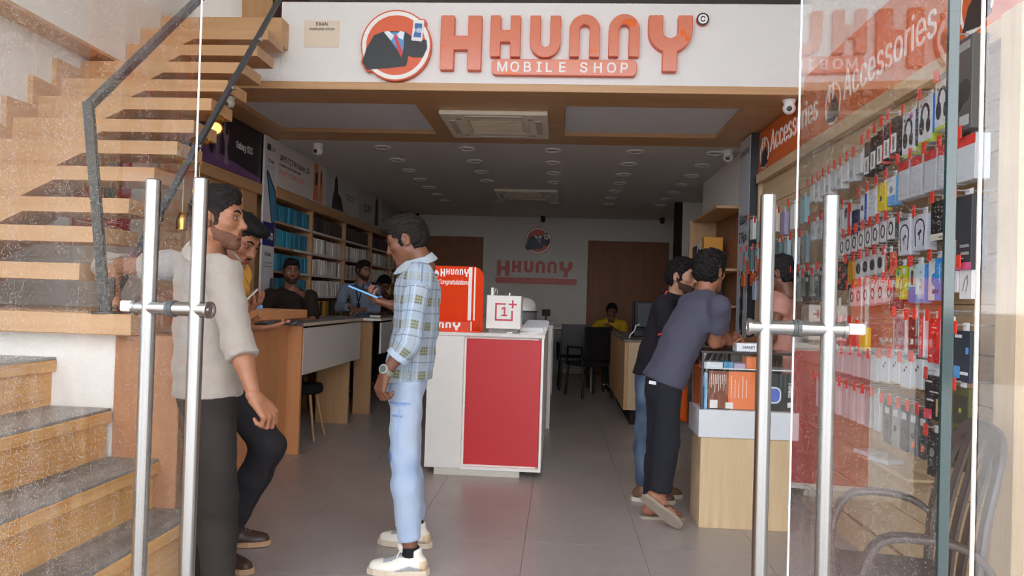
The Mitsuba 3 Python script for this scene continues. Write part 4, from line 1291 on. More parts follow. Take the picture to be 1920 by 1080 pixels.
    # ---- trousers
    if st.get('trousers'):
        F = Field(lo, hi, st.get('h', 0.0085))
        lo_ = st.get('leg_out', 0.016)
        F.tube([pel + (mid - pel) * 0.45, pel, pel + (pel - mid) * 0.2], [0.140 * b, 0.152 * b, 0.14 * b], [0.098 * b, 0.110 * b, 0.095 * b], [lat_m, lat_h, lat_h], k=0.03)
        for sd in 'LR':
            hp, kn, an = J['hip' + sd], J['kn' + sd], J['an' + sd]
            F.cone(hp, kn, (0.074 + lo_ * 0.5) * b, (0.055 + lo_) * b, k=0.035)
            mdl = kn + (an - kn) * 0.3
            F.cone(kn, mdl, (0.055 + lo_) * b, (0.054 + lo_) * b, k=0.03)
            F.cone(mdl, an + (an - kn) * 0.08, (0.054 + lo_) * b, 0.040 + st.get('ankle_out', lo_), k=0.03)
        F.ruffle(st.get('truf', 0.015) * 0.8, lambda p: meshkit.fbm(p * np.array([5, 5, 6]), 2, 9))
        F.ruffle(st.get('truf', 0.015) * 0.5, lambda p: wrinkle(1, 1, 1, 14)(p @ np.array([[8, 2, -6], [2, 8, 3], [5, -2, 12.0]])))
        F.cut(pel + (mid - pel) * 0.42, nrm(mid - pel), 0.004, pel - 0.3, pel + 0.4)
        for sd in 'LR':
            kn, an = J['kn' + sd], J['an' + sd]
            tt = st.get('trouser_end', 0.93)
            o = kn + (an - kn) * tt
            e = an + (an - kn) * 0.25
            F.cut(o, nrm(an - kn), 0.004, np.minimum(o, e) - 0.085, np.maximum(o, e) + 0.085)
        tm = F.mesh()
        v = np.asarray(tm.vertices)
        c0 = np.asarray(st['trousers'], float)
        col = np.tile(c0, (len(v), 1))
        if 'fade' in st:
            n = meshkit.fbm(v * np.array([6, 6, 4]), 3)[:, None]
            n = np.clip((n - 0.42) * 4, 0, 1)
            col = col * (1 - n) + np.asarray(st['fade'], float) * n
        for pt_, r_, cc in st.get('patches', ()):
            dd = np.linalg.norm((v - np.asarray(pt_)) / np.asarray(r_), axis=1)[:, None]
            w_ = np.clip((1.2 - dd - 0.5 * (meshkit.fbm(v * 70, 2)[:, None] - 0.5)) * 3, 0, 1)
            col = col * (1 - w_) + np.asarray(cc, float) * w_
        put(key + '__trousers', tm, 'cloth', np.clip(col, 0, 255), True)
    # ---- footwear
    fi = 0
    for sd in 'LR':
        kind = st.get('shoe' + sd)
        if kind == 'sneaker':
            sh_ = shoe_meshes(J['an' + sd], J['toe' + sd], kind, st.get('shoe_size', 1.0))
            kk = key_for(key + '__shoe')
            uv_ = np.asarray(sh_['upper'].vertices) - J['an' + sd]
            t_ = nrm(J['toe' + sd])
            al, si_, hi_ = uv_ @ t_, uv_ @ nrm(np.cross(t_, Z)), uv_[:, 2] + 0.085
            cu = np.tile(np.asarray(st['shoe'], float), (len(uv_), 1))
            if st.get('panel'):
                pn = np.asarray(st['panel'], float)
                m1 = (np.abs(si_) < 0.030) & (al > 0.02) & (al < 0.125) & (hi_ > 0.055)
                m2 = (hi_ < 0.052 - 0.35 * np.abs(al - 0.0)) & (al > -0.06) & (al < 0.07)
                cu[m1 | m2] = pn
                m3 = (al < -0.045) & (hi_ < 0.07)
                cu[m3] = cu[m3] * np.array([0.93, 0.84, 0.72])
            put(kk, sh_['upper'], 'satin', cu, True)
            part(kk, 'sole', sh_['sole'], 'satin', st['sole'], 40)
            part(kk, 'lace', sh_['lace'], 'cloth', st.get('lace', (226, 224, 218)), True)
            part(kk, 'tongue', sh_['tongue'], 'cloth', st.get('tongue', st['shoe']), True)
            if st.get('sock'):
                an = J['an' + sd]
                part(key, 'sock', cyl(an + [0, 0, 0.0], an + [0, 0, 0.045], 0.043, 24, 0.040, 0.004), 'cloth', st['sock'], 40)
        elif kind == 'slipper':
            so_, sp_ = slipper(*feet[fi])
            fi += 1
            kk = key_for(key + '__slipper')
            put(kk, so_, 'satin', st['sole'], 40)
            part(kk, 'strap', sp_, 'satin', st['strap'], True)
    return HL, R


def hair_field(key, J, HL, R, hs, hf, st):
    kind = st.get('cut', 'crop')
    c = J['head']
    hcol = st['hair']
    F = Field(c - 0.19 * hs, c + 0.19 * hs, st.get('hh', 0.0038) * 1.05)
    th = st.get('hair_thick', 0.012)
    side = st.get('hair_side', 0.004)
    side = side + 0.006
    F.ell(HL(0, -0.012, 0.040), np.array([0.0745 + side, 0.095 + side, 0.084 + th]) * hs, R, k=0)
    F.ell(HL(0, -0.022, 0.008), np.array([0.0745 + side, 0.085 + side, 0.085]) * hs, R, k=0.01)
    if kind in ('quiff', 'side', 'curly', 'crop'):
        a = st.get('top', (0.0, 0.025, 0.100))
        F.ell(HL(*a), np.array(st.get('top_r', (0.064, 0.078, 0.036))) * hs, R, k=0.02)
    for e in st.get('tufts', ()):
        F.ell(HL(*e[:3]), np.array(e[3:6]) * hs, R, k=0.02)
    amp, fr = (0.030, 62) if kind == 'curly' else (0.016, 95)

    def fn(p):
        q = (p - c) @ R / hs
        sc = np.array([fr, fr * 0.3, fr * 0.8]) if kind != 'curly' else np.array([fr, fr, fr])
        return meshkit.fbm(q * sc + 5.0, 3, st.get('seed', 1))
    F.ruffle(st.get('hair_amp', amp), fn)
    # the face, ears and nape stay free
    p = F.pts(tuple(slice(0, int(n)) for n in F.n))
    q = ((p - c) @ R / hs).astype(np.float32)
    fr_y, fr_z = st.get('line', (0.074, 0.070))
    fb = 0.031 + (fr_y - 0.031) * np.clip((q[..., 2] - 0.022) / (fr_z - 0.022), 0, 1) ** 0.8
    face = (q[..., 1] - fb) * 0.9
    face = np.where((q[..., 2] > fr_z), -0.05, face)
    jag = ((meshkit.fbm((p.reshape(-1, 3) - c) @ R * np.array([130, 130, 60]) / hs, 2, 5).reshape(p.shape[:-1]) - 0.5) * 0.026).astype(np.float32)
    face, ear_j = face + jag, jag
    ear = 0.025 - np.sqrt((q[..., 1] + 0.013) ** 2 + ((q[..., 2] - 0.0) * 0.78) ** 2)
    ear = np.where(np.abs(q[..., 0]) > 0.05, ear, -0.1)
    nape = np.where(q[..., 1] < 0.06, (-0.052 - 0.35 * (q[..., 1] + 0.09)) - q[..., 2], -0.1)
    nape = nape + jag
    nape = np.where((q[..., 1] > -0.03) & (q[..., 1] < 0.06), -0.024 - q[..., 2], nape)
    F.f = smax(smax(smax(F.f, face.astype(np.float32), 0.006), ear.astype(np.float32), 0.004), nape.astype(np.float32), 0.006)
    m = F.mesh(0)
    v = np.asarray(m.vertices)
    n = meshkit.fbm(((v - c) @ R) * np.array([90, 22, 60]), 2)[:, None]
    col = np.asarray(hcol, float) * (0.62 + 0.8 * n)
    if st.get('fade_cut', 0):
        qv = (v - c) @ R / hs
        t_ = np.clip((0.045 - qv[:, 2]) / 0.06, 0, 1)[:, None] * st['fade_cut']
        col = col * (1 - t_) + np.asarray(st['skin'], float) * 0.62 * t_
    put(key + '__hair', m, 'hair', np.clip(col, 0, 255), True)
    if st.get('beard'):
        B = Field(hf.lo, hf.lo + hf.h * 2, hf.h)
        B.n = hf.n
        B.f = hf.f - st['beard'] * hs
        p = B.pts(tuple(slice(0, int(n)) for n in B.n))
        q = ((p - c) @ R / hs).astype(np.float32)
        # keep: below a line from sideburn to the mouth corner, above the throat, in front of the ear
        top = q[..., 2] - np.where(q[..., 1] > 0.02, -0.032 - 0.30 * (q[..., 1] - 0.02), -0.032 + 1.5 * (0.02 - q[..., 1]))
        back = -(q[..., 1] - (0.002 - 0.25 * (q[..., 2] + 0.05)))
        low = -0.112 - q[..., 2]
        throat = -(q[..., 1] - 0.01) - 1.2 * (q[..., 2] + 0.085)
        throat = np.where(q[..., 2] < -0.085, (0.03 - q[..., 1]), -0.1)
        mouth = 1 - np.sqrt((q[..., 0] / 0.024) ** 2 + ((q[..., 2] + 0.056) / 0.011) ** 2)
        mouth = np.where(q[..., 1] > 0.06, mouth * 0.012, -0.1)
        chin = st.get('chin_only')
        B.f = smax(smax(smax(smax(B.f, top.astype(np.float32), 0.004), back.astype(np.float32), 0.004), low.astype(np.float32), 0.004), mouth.astype(np.float32), 0.003)
        B.f = smax(B.f, throat.astype(np.float32), 0.006)
        B.ruffle(0.005, lambda p: meshkit.fbm(p * 120, 2))
        if (B.f < 0).sum() > 50:
            part(key, 'beard', B.mesh(0), 'hair', st.get('beard_col', hcol), True)
    if st.get('moustache'):
        w = st['moustache']
        c_ = [HL(-0.024, 0.086, -0.050), HL(-0.010, 0.0955, -0.041), HL(0, 0.098, -0.040), HL(0.010, 0.0955, -0.041), HL(0.024, 0.086, -0.050)]
        part(key, 'moustache', tube(c_, np.array([0.002, w, w * 0.9, w, 0.002]) * hs, 8), 'hair', st.get('beard_col', hcol), True)
# ------------------------------------------------------------------ the people
def _plaid(p, n, uv):
    u, v = uv.x / 0.105, uv.y / 0.115
    fu, fv = u - dr.floor(u), v - dr.floor(v)

    def band(f, c, w, e=0.02):
        return smoothstep(w + e, w - e, dr.abs(f - c))
    base = mix(L3((162, 172, 184)), L3((142, 160, 178)), noise(uv.x * 22, uv.y * 22, 0.0))
    bu, bv = band(fu, 0.5, 0.17), band(fv, 0.5, 0.17)
    c = mix(base, L3((150, 156, 160)), 0.55 * bu)
    c = mix(c, L3((140, 146, 142)), 0.55 * bv)
    c = mix(c, L3((84, 88, 82)), 0.75 * bu * bv)
    ln = dr.maximum(band(fu, 0.02, 0.022), band(fv, 0.03, 0.022))
    c = mix(c, L3((92, 98, 120)), 0.75 * ln)
    y = dr.maximum(band(fv, 0.44, 0.014, 0.01), band(fv, 0.56, 0.014, 0.01)) * (0.25 + 0.75 * bu)
    y2 = dr.maximum(band(fu, 0.44, 0.014, 0.01), band(fu, 0.56, 0.014, 0.01)) * (0.15 + 0.6 * bv)
    c = mix(c, L3((196, 186, 100)), 0.55 * dr.maximum(y, y2))
    w = dr.maximum(band(fu, 0.24, 0.02), band(fu, 0.76, 0.02))
    return mix(c, L3((206, 208, 210)), 0.5 * w)


bsdf('plaid', base_color=proc(_plaid), roughness=0.9, specular=0.12, sheen=0.2)


def person(label, J, st):
    k = thing('person', label, 'person')
    human(k, J, st)
    return k


SK1, SK2, SK3 = (178, 122, 92), (150, 100, 76), (128, 84, 64)
# man reading his phone, centre
J = dict(head=(-0.742, 3.560, 1.563), neck=(-0.690, 3.580, 1.462), shL=(-0.645, 3.405, 1.392), shR=(-0.728, 3.755, 1.392), elL=(-0.668, 3.310, 1.095), wrL=(-0.768, 3.305, 0.955),
         elR=(-0.720, 3.800, 1.100), wrR=(-0.812, 3.630, 1.250), mid=(-0.690, 3.580, 1.146), hipL=(-0.712, 3.490, 0.886), hipR=(-0.742, 3.670, 0.870), knL=(-0.706, 3.470, 0.540), anL=(-0.660, 3.470, 0.088),
         knR=(-0.742, 3.740, 0.506), anR=(-0.712, 3.860, 0.088), headR=hframe((-1, 0.06, -0.40), (-0.4, 0, 1)), toeL=(-1, -0.04, 0), toeR=(-1, 0.10, 0),
         hdL=(-0.30, 0.05, -1), hnL=(-0.7, -0.75, 0.2), hdR=(-1, -0.12, 0.22), hnR=(0.25, -0.15, -1))
st = dict(skin=(116, 75, 56), hair=(29, 25, 23), cut='quiff', hair_thick=0.014, top=(0, 0.045, 0.096), top_r=(0.062, 0.066, 0.040), hair_side=0.001, down=True, head_scale=0.985, hem=((-0.72, 3.58, 0.892), (0.10, 0, -1)),
          shirt=(200, 206, 214), plaid='plaid', far_arm='R', sleeve={'L': ('cuff', 0.52), 'R': ('cuff', 0.50)}, cuff=(164, 176, 192), collar=True, collar_up=0.004, collar_col=(162, 172, 178), shirt_out=0.022, ruf=0.020, neckline=0.016,
          trousers=(166, 178, 196), fade=(150, 168, 194), leg_out=0.018, ankle_out=0.018, trouser_end=0.84, truf=0.018, build=0.90,
          patches=[((-0.775, 3.46, 0.55), (0.03, 0.06, 0.03), (84, 120, 176)), ((-0.75, 3.40, 0.80), (0.10, 0.05, 0.006), (110, 140, 186)), ((-0.74, 3.40, 0.745), (0.03, 0.05, 0.005), (96, 128, 180)), ((-0.725, 3.39, 0.70), (0.004, 0.05, 0.14), (140, 160, 196))],
          shoeL='sneaker', shoeR='sneaker', shoe=(226, 220, 208), sole=(206, 190, 168), panel=(160, 162, 164), tongue=(196, 192, 184), lace=(226, 220, 206), sock=(34, 34, 36), curlL=(0.75, 0.8, 0.85, 0.9), thumbL=0.5, curlR=(0.35, 0.6, 0.65, 0.7), thumbR=0.1, moustache=0.003, seed=3, hh=0.0034)
pk = person('man in a pale checked shirt and light ripped jeans looking down at his phone', J, st)
# wrist watch
w0, w1 = np.array(J['elL']), np.array(J['wrL'])
wd = nrm(w1 - w0)
wc = w1 - wd * 0.012
wt = thing('wrist_watch', 'olive grey wrist watch on the arm of the man in the checked shirt', 'watch')
s_, u_, _d = frame(wd)
part(wt, 'strap', lathe([(0.030, -0.011), (0.034, -0.011), (0.035, 0.011), (0.031, 0.011), (0.030, -0.011)], 24, wc, wd), 'satin', (122, 122, 108), smooth=40)
wn = nrm(np.array([-0.35, -1, 0.15]) - wd * (np.array([-0.35, -1, 0.15]) @ wd))
cs_ = part(wt, 'case', cyl(wc + wn * 0.030, wc + wn * 0.043, 0.022, 20, c=0.003), 'satin', (150, 150, 140), smooth=40)
part(cs_, 'dial', cyl(wc + wn * 0.043, wc + wn * 0.0436, 0.016, 20), 'gloss', (90, 96, 92))


def phone(label, c, along, nrml, body, screen=None, size=(0.075, 0.158, 0.009)):
    y = nrm(along)
    z = nrm(np.asarray(nrml) - y * (np.asarray(nrml) @ y))
    x = np.cross(y, z)
    R = np.stack([x, y, z], 1)
    k = thing('phone', label, 'phone')
    part(k, 'body', obox(c, np.array(size) / 2, R, 0.003), 'gloss', body)
    part(k, 'screen', obox(np.asarray(c) + z * (size[2] / 2 + 0.0003), (size[0] / 2 - 0.003, size[1] / 2 - 0.004, 0.0005), R, 0.0001), 'gloss', screen or (20, 22, 26))
    return k


pk1 = phone('bright blue edged phone held up by the man in the checked shirt', (-0.955, 3.615, 1.316), (-1, 0.05, 0.36), (0.40, -0.10, 1), (120, 176, 226), (24, 28, 36))

# bearded man leaning on the half landing
J = dict(head=(-1.328, 2.800, 1.567), neck=(-1.385, 2.850, 1.443), shL=(-1.600, 2.960, 1.395), shR=(-1.265, 2.725, 1.372), elL=(-1.940, 3.090, 1.385), wrL=(-1.842, 2.985, 1.236),
         elR=(-1.165, 2.655, 1.110), wrR=(-1.075, 2.60, 0.925), mid=(-1.375, 2.850, 1.161), hipL=(-1.435, 2.920, 0.888), hipR=(-1.300, 2.790, 0.890), knL=(-1.40, 2.930, 0.500), anL=(-1.37, 2.95, 0.090),
         knR=(-1.275, 2.770, 0.500), anR=(-1.24, 2.74, 0.090), headR=hframe((1, 0.10, -0.02)), toeL=(0.7, 0.6, 0), toeR=(0.9, -0.2, 0),
         hdL=(-0.50, 0.84, -0.14), hnL=(0.05, 0.14, 1), hdR=(0.62, 0.05, -0.70), hnR=(0.62, -0.35, 0.62))
st = dict(skin=(146, 97, 70), hair=(27, 23, 21), cut='quiff', head_scale=0.97, hair_thick=0.024, top=(0, 0.018, 0.106), top_r=(0.060, 0.070, 0.040), hair_side=-0.001, fade_cut=0.55, beard=0.0012, beard_col=(104, 70, 54), moustache=0.0022, hem=((-1.37, 2.85, 0.884), (0.05, 0.0, -1)),
          shirt=(152, 142, 132), sleeve={'L': ('cuff', 0.12), 'R': ('cuff', 0.26)}, collar=True, collar_col=(164, 154, 142), neckline=0.016, collar_up=0.004, shirt_out=0.028, ruf=0.024, build=0.93,
          trousers=(46, 41, 39), fade=(52, 47, 44), leg_out=0.020, shoeL='sneaker', shoeR='sneaker', shoe=(36, 32, 30), sole=(60, 54, 50), curlL=(0.10, 0.12, 0.14, 0.16), thumbL=0.0, spreadL=0.16, curlR=(0.95, 1.0, 1.05, 1.1), thumbR=0.7, spreadR=0.02, seed=5, hh=0.0032, gaze=0.0)
person('bearded man in a beige shirt with rolled sleeves leaning back on the stair landing', J, st)

# man in mustard behind him, bent over two phones
J = dict(head=(-1.430, 3.220, 1.520), neck=(-1.515, 3.290, 1.410), shL=(-1.548, 3.460, 1.350), shR=(-1.480, 3.130, 1.325), elL=(-1.545, 3.500, 1.110), wrL=(-1.480, 3.330, 1.190),
         elR=(-1.440, 3.100, 1.100), wrR=(-1.290, 3.010, 1.150), mid=(-1.535, 3.300, 1.150), hipL=(-1.523, 3.400, 0.880), hipR=(-1.490, 3.230, 0.890), knL=(-1.350, 3.500, 0.560), anL=(-1.640, 3.720, 0.090),
         knR=(-1.270, 3.220, 0.630), anR=(-1.560, 3.420, 0.090), headR=hframe((0.84, -0.24, -0.50), (0.5, -0.1, 1)), toeL=(0.85, 0.2, 0), toeR=(0.9, -0.3, 0),
         hdL=(0.9, -0.25, 0.35), hnL=(-0.2, 0.3, -1), hdR=(1, -0.05, 0.02), hnR=(0.0, -0.15, -1))
st = dict(skin=(144, 93, 68), hair=(20, 18, 17), fade_cut=0.8, cut='quiff', head_scale=0.97, hair_thick=0.016, top=(0, 0.055, 0.096), top_r=(0.064, 0.066, 0.036), hair_side=-0.001, moustache=0.0036, down=True, hem=((-1.51, 3.3, 0.82), (0.1, 0, -1)), shirt=(196, 142, 62), build=0.88,
          sleeve={'L': ('short', 0.75), 'R': ('short', 0.75)}, collar=True, neckline=0.016, collar_up=0.004, trousers=(44, 42, 44), leg_out=0.018, shoeL='sneaker', shoeR='sneaker', shoe=(70, 52, 44), sole=(190, 150, 112), tongue=(60, 50, 46), lace=(150, 130, 110),
          curlR=(0.12, 0.16, 0.2, 0.3), thumbR=0.1, curlL=(0.3, 0.4, 0.5, 0.6), seed=8, hh=0.0034)
person('man in a mustard top and black trousers with one knee bent bowing over a phone', J, st)
phone('black phone lying flat in the open hand beside the wooden reception counter', (-1.165, 3.005, 1.172), (1, 0.02, 0.03), (0, -0.1, 1), (34, 32, 34))
phone('white backed phone held upright beside the beige shirt of the bearded man', (-1.425, 3.285, 1.248), (0.70, -0.1, 0.62), (-0.55, -0.3, 0.75), (206, 200, 196))

# man in a slate blue t-shirt leaning on the glass counter
J = dict(head=(0.884, 4.500, 1.492), neck=(0.862, 4.470, 1.365), shL=(0.800, 4.625, 1.300), shR=(0.905, 4.295, 1.290), elL=(0.925, 4.690, 1.085), wrL=(1.045, 4.640, 1.092), elR=(0.905, 4.425, 1.085), wrR=(1.000, 4.570, 1.090),
         mid=(0.738, 4.470, 1.113), hipL=(0.610, 4.560, 0.835), hipR=(0.640, 4.385, 0.840), knL=(0.618, 4.560, 0.463), anL=(0.600, 4.600, 0.085), knR=(0.640, 4.385, 0.500), anR=(0.610, 4.405, 0.190),
         headR=hframe((0.70, 0.70, -0.06)), toeL=(1, 0.05, 0), toeR=(0.78, -0.10, -0.56), fupR=(0.42, 0.62, 0.66),
         hdL=(0.55, -0.75, 0.0), hnL=(0.7, 0.5, 0.5), hdR=(0.75, 0.55, 0.05), hnR=(0.55, -0.75, 0.35))
st = dict(skin=SK2, hair=(28, 25, 24), cut='curly', head_scale=0.98, hair_thick=0.026, hair_side=0.010, top=(0, 0.035, 0.105), top_r=(0.074, 0.080, 0.040), hem=((0.625, 4.47, 0.835), (-0.35, 0, -1)), shirt=(80, 78, 92), build=0.93, shirt_out=0.024, ruf=0.022,
          sleeve={'L': ('short', 0.62), 'R': ('short', 0.62)}, neckline=0.045, trousers=(40, 40, 46), leg_out=0.022, ankle_out=0.030, trouser_end=0.93, shoeL='slipper', shoeR='slipper', sole=(152, 138, 122), strap=(92, 74, 62), curlL=(0.9, 0.9, 0.9, 0.9), curlR=(0.8, 0.85, 0.9, 0.95), seed=11, hh=0.0040)
person('man in a slate blue t-shirt and slippers leaning over the glass counter', J, st)
single('waistband_label', 'white printed waistband tag showing under the slate blue t-shirt', 'label', obox((0.555, 4.355, 0.842), (0.030, 0.004, 0.010), rotz(0.15) @ roty(0.16), 0.001), 'satin', (222, 220, 222))

# man in a black polo with red trim
J = dict(head=(0.799, 5.000, 1.475), neck=(0.761, 5.030, 1.347), shL=(0.875, 5.160, 1.290), shR=(0.674, 4.885, 1.285), elL=(0.90, 5.090, 1.058), wrL=(0.96, 4.900, 1.075), elR=(0.712, 4.86, 1.040), wrR=(0.79, 4.80, 1.075), mid=(0.684, 5.030, 1.085),
         hipL=(0.652, 5.120, 0.815), hipR=(0.590, 4.960, 0.820), knL=(0.640, 5.090, 0.446), anL=(0.660, 5.120, 0.085), knR=(0.582, 4.935, 0.474), anR=(0.592, 4.980, 0.085),
         headR=hframe((0.86, -0.50, -0.05)), toeL=(1, -0.1, 0), toeR=(1, -0.2, 0), hdL=(0.7, -0.7, 0), hnL=(0.4, 0.4, 0.8), hdR=(0.5, 0.4, 0.0), hnR=(0, -0.3, 0.9))
st = dict(skin=(176, 128, 104), hair=(24, 21, 20), cut='curly', head_scale=0.97, hair_thick=0.020, hair_side=0.003, top=(0, 0.03, 0.100), top_r=(0.066, 0.076, 0.036), beard=0.0018, beard_col=(72, 52, 44), moustache=0.0028, hem=((0.62, 5.03, 0.83), (0, 0, -1)), shirt=(38, 36, 40), build=0.93,
          sleeve={'L': ('short', 0.72), 'R': ('short', 0.72)}, collar=True, neckline=0.016, collar_up=0.004, collar_col=(34, 32, 36), trousers=(64, 78, 98), fade=(104, 120, 140), leg_out=0.020, shoeL='sneaker', shoeR='sneaker', shoe=(110, 78, 58), sole=(196, 188, 176), curlR=(0.3, 0.4, 0.4, 0.5), seed=13, hh=0.0040)
pk2 = person('bearded man in a black polo with red piping behind the leaning man', J, st)
sh, el = np.array(J['shR']), np.array(J['elR'])
dd_ = nrm(el - sh)
part(pk2 + '__shirt', 'trim', lathe([(0.060, -0.006), (0.067, -0.006), (0.067, 0.006), (0.060, 0.006)], 20, sh + dd_ * np.linalg.norm(el - sh) * 0.715, dd_), 'cloth', (214, 70, 66), smooth=40)
nb_ = np.array(J['neck'])
part(pk2 + '__shirt', 'trim', tube([nb_ + [-0.058, -0.055, 0.040], nb_ + [-0.068, -0.06, 0.02], nb_ + [-0.060, -0.075, -0.015]], 0.006, 8), 'cloth', (214, 70, 66), smooth=True)

# saleswoman in pink by the right wall
J = dict(head=(1.461, 5.070, 1.521), neck=(1.470, 5.100, 1.392), shL=(1.432, 4.965, 1.318), shR=(1.480, 5.260, 1.318), elL=(1.370, 4.930, 1.095), wrL=(1.165, 4.800, 1.075), elR=(1.46, 5.30, 1.06), wrR=(1.36, 5.22, 1.0), mid=(1.470, 5.10, 1.100),
         hipL=(1.46, 5.02, 0.80), hipR=(1.48, 5.19, 0.80), knL=(1.46, 5.02, 0.43), anL=(1.47, 5.02, 0.085), knR=(1.48, 5.19, 0.43), anR=(1.49, 5.19, 0.085), headR=hframe((-0.75, 0.65, -0.12)), toeL=(-1, 0, 0), toeR=(-1, 0.1, 0),
         hdL=(-1, -0.15, -0.05), hnL=(0, 0.1, 1), hdR=(-1, 0, -0.2), hnR=(0, 0.2, 1))
st = dict(skin=(116, 74, 56), hair=(36, 32, 32), cut='crop', head_scale=0.95, hair_thick=0.016, hair_side=0.010, tufts=[(0, -0.075, -0.03, 0.06, 0.045, 0.08), (0, -0.06, -0.07, 0.05, 0.04, 0.05)], hem=((1.47, 5.1, 0.76), (0, 0, -1)), shirt=(196, 140, 126), build=0.86,
          sleeve={'L': ('short', 0.30), 'R': ('short', 0.30)}, neckline=0.03, trousers=(44, 38, 38), leg_out=0.018, shoeL='sneaker', shoeR='sneaker', shoe=(50, 44, 42), sole=(60, 54, 50), curlL=(0.3, 0.35, 0.4, 0.45), seed=17, eyes=False)
person('woman in a pink sleeveless top standing between the glass counter and the accessory wall', J, st)

# salesman in dark brown behind the first desk
J = dict(head=(-2.539, 6.900, 1.492), neck=(-2.552, 6.950, 1.335), shL=(-2.345, 6.880, 1.262), shR=(-2.735, 6.890, 1.262), elL=(-2.270, 6.760, 1.020), wrL=(-2.380, 6.60, 1.075), elR=(-2.745, 6.790, 1.020), wrR=(-2.58, 6.62, 1.075), mid=(-2.550, 6.970, 1.062),
         hipL=(-2.470, 6.960, 0.80), hipR=(-2.620, 6.960, 0.80), knL=(-2.47, 6.92, 0.44), anL=(-2.47, 6.94, 0.085), knR=(-2.62, 6.92, 0.44), anR=(-2.62, 6.94, 0.085), headR=hframe((0.50, -0.86, -0.06)), toeL=(0, -1, 0), toeR=(0, -1, 0),
         hdL=(-0.8, -0.6, 0), hnL=(0, 0, 1), hdR=(0.8, -0.6, 0), hnR=(0, 0, 1))
st = dict(skin=(126, 84, 66), hair=(26, 24, 24), fade_cut=0.5, cut='crop', head_scale=0.96, hair_thick=0.014, hair_side=0.0, beard=0.0014, beard_col=(64, 44, 38), moustache=0.004, hem=((-2.55, 6.96, 0.78), (0, 0, -1)), shirt=(46, 38, 34), build=0.95, sleeve={'L': ('short', 0.8), 'R': ('short', 0.8)}, neckline=0.02, neck_tilt=0.8,
          trousers=(44, 42, 44), shoeL='sneaker', shoeR='sneaker', shoe=(40, 38, 38), sole=(60, 58, 56), seed=19, h=0.011, hh=0.0048, hhand=0.0045)
person('moustached salesman in a dark brown top behind the wooden reception counter facing the street', J, st)

# salesman in a pale blue hoodie
J = dict(head=(-2.425, 9.050, 1.590), neck=(-2.447, 9.110, 1.440), shL=(-2.262, 9.050, 1.362), shR=(-2.640, 9.030, 1.362), elL=(-2.225, 8.93, 1.130), wrL=(-2.330, 8.72, 1.120), elR=(-2.665, 8.90, 1.130), wrR=(-2.46, 8.72, 1.150), mid=(-2.450, 9.130, 1.149),
         hipL=(-2.370, 9.12, 0.888), hipR=(-2.538, 9.13, 0.880), knL=(-2.36, 9.10, 0.50), anL=(-2.36, 9.12, 0.085), knR=(-2.535, 9.1, 0.50), anR=(-2.53, 9.12, 0.085), headR=hframe((0.80, -0.60, -0.12)), toeL=(0.2, -1, 0), toeR=(0, -1, 0),
         hdL=(-0.5, -0.8, -0.1), hnL=(0.2, 0, 1), hdR=(0.5, -0.8, -0.1), hnR=(0, 0, 1))
st = dict(skin=(140, 98, 78), hair=(32, 28, 28), cut='quiff', head_scale=0.97, hair_thick=0.016, hair_side=0.003, beard=0.0024, beard_col=(56, 40, 36), hem=((-2.45, 9.13, 0.80), (0, 0, -1)), shirt=(124, 136, 152), build=0.95, sleeve={'L': ('long', 0.75), 'R': ('long', 0.75)}, collar=True, collar_col=(116, 128, 146), neckline=0.02,
          trousers=(50, 50, 56), shoeL='sneaker', shoeR='sneaker', shoe=(60, 58, 58), sole=(80, 78, 76), seed=23, h=0.0125, hh=0.0054, hhand=0.0048)
person('salesman in a pale blue hoodie with a lanyard standing behind the rear white desk', J, st)
single('lanyard', 'dark lanyard hanging round the neck of the salesman in the hoodie', 'lanyard', cat(tube([(-2.50, 9.02, 1.435), (-2.475, 8.955, 1.33), (-2.44, 8.935, 1.20)], 0.007, 6), tube([(-2.40, 9.02, 1.435), (-2.42, 8.955, 1.33), (-2.44, 8.935, 1.20)], 0.007, 6), obox((-2.44, 8.932, 1.16), (0.022, 0.003, 0.035))), 'cloth', (40, 44, 66))

# bowed head behind the checked shirt
J = dict(head=(-2.372, 9.900, 1.440), neck=(-2.438, 9.980, 1.345), shL=(-2.273, 9.880, 1.255), shR=(-2.59, 9.950, 1.255), elL=(-2.22, 9.75, 1.05), wrL=(-2.30, 9.6, 1.06), elR=(-2.60, 9.80, 1.04), wrR=(-2.42, 9.62, 1.06), mid=(-2.449, 10.03, 1.07),
         hipL=(-2.368, 10.02, 0.80), hipR=(-2.528, 10.05, 0.80), knL=(-2.36, 10.0, 0.45), anL=(-2.36, 10.02, 0.085), knR=(-2.52, 10.03, 0.45), anR=(-2.52, 10.05, 0.085), headR=hframe((0.6, -0.55, -0.55), (0.3, -0.2, 1)), toeL=(0, -1, 0), toeR=(0, -1, 0),
         hdL=(-0.5, -0.8, 0), hnL=(0, 0, 1), hdR=(0.5, -0.8, 0), hnR=(0, 0, 1))
st = dict(skin=(110, 72, 56), hair=(24, 22, 22), cut='crop', head_scale=0.98, hair_thick=0.018, hair_side=0.004, hem=((-2.45, 10.04, 0.80), (0, 0, -1)), shirt=(50, 42, 40), build=0.95, sleeve={'L': ('long', 0.7), 'R': ('long', 0.7)}, neckline=0.02, trousers=(44, 42, 44), down=True,
          shoeL='sneaker', shoeR='sneaker', shoe=(50, 48, 48), sole=(70, 68, 66), seed=29, h=0.014, hh=0.0058, hhand=0.005)
person('dark haired salesman with his head bowed behind the man in the checked shirt', J, st)

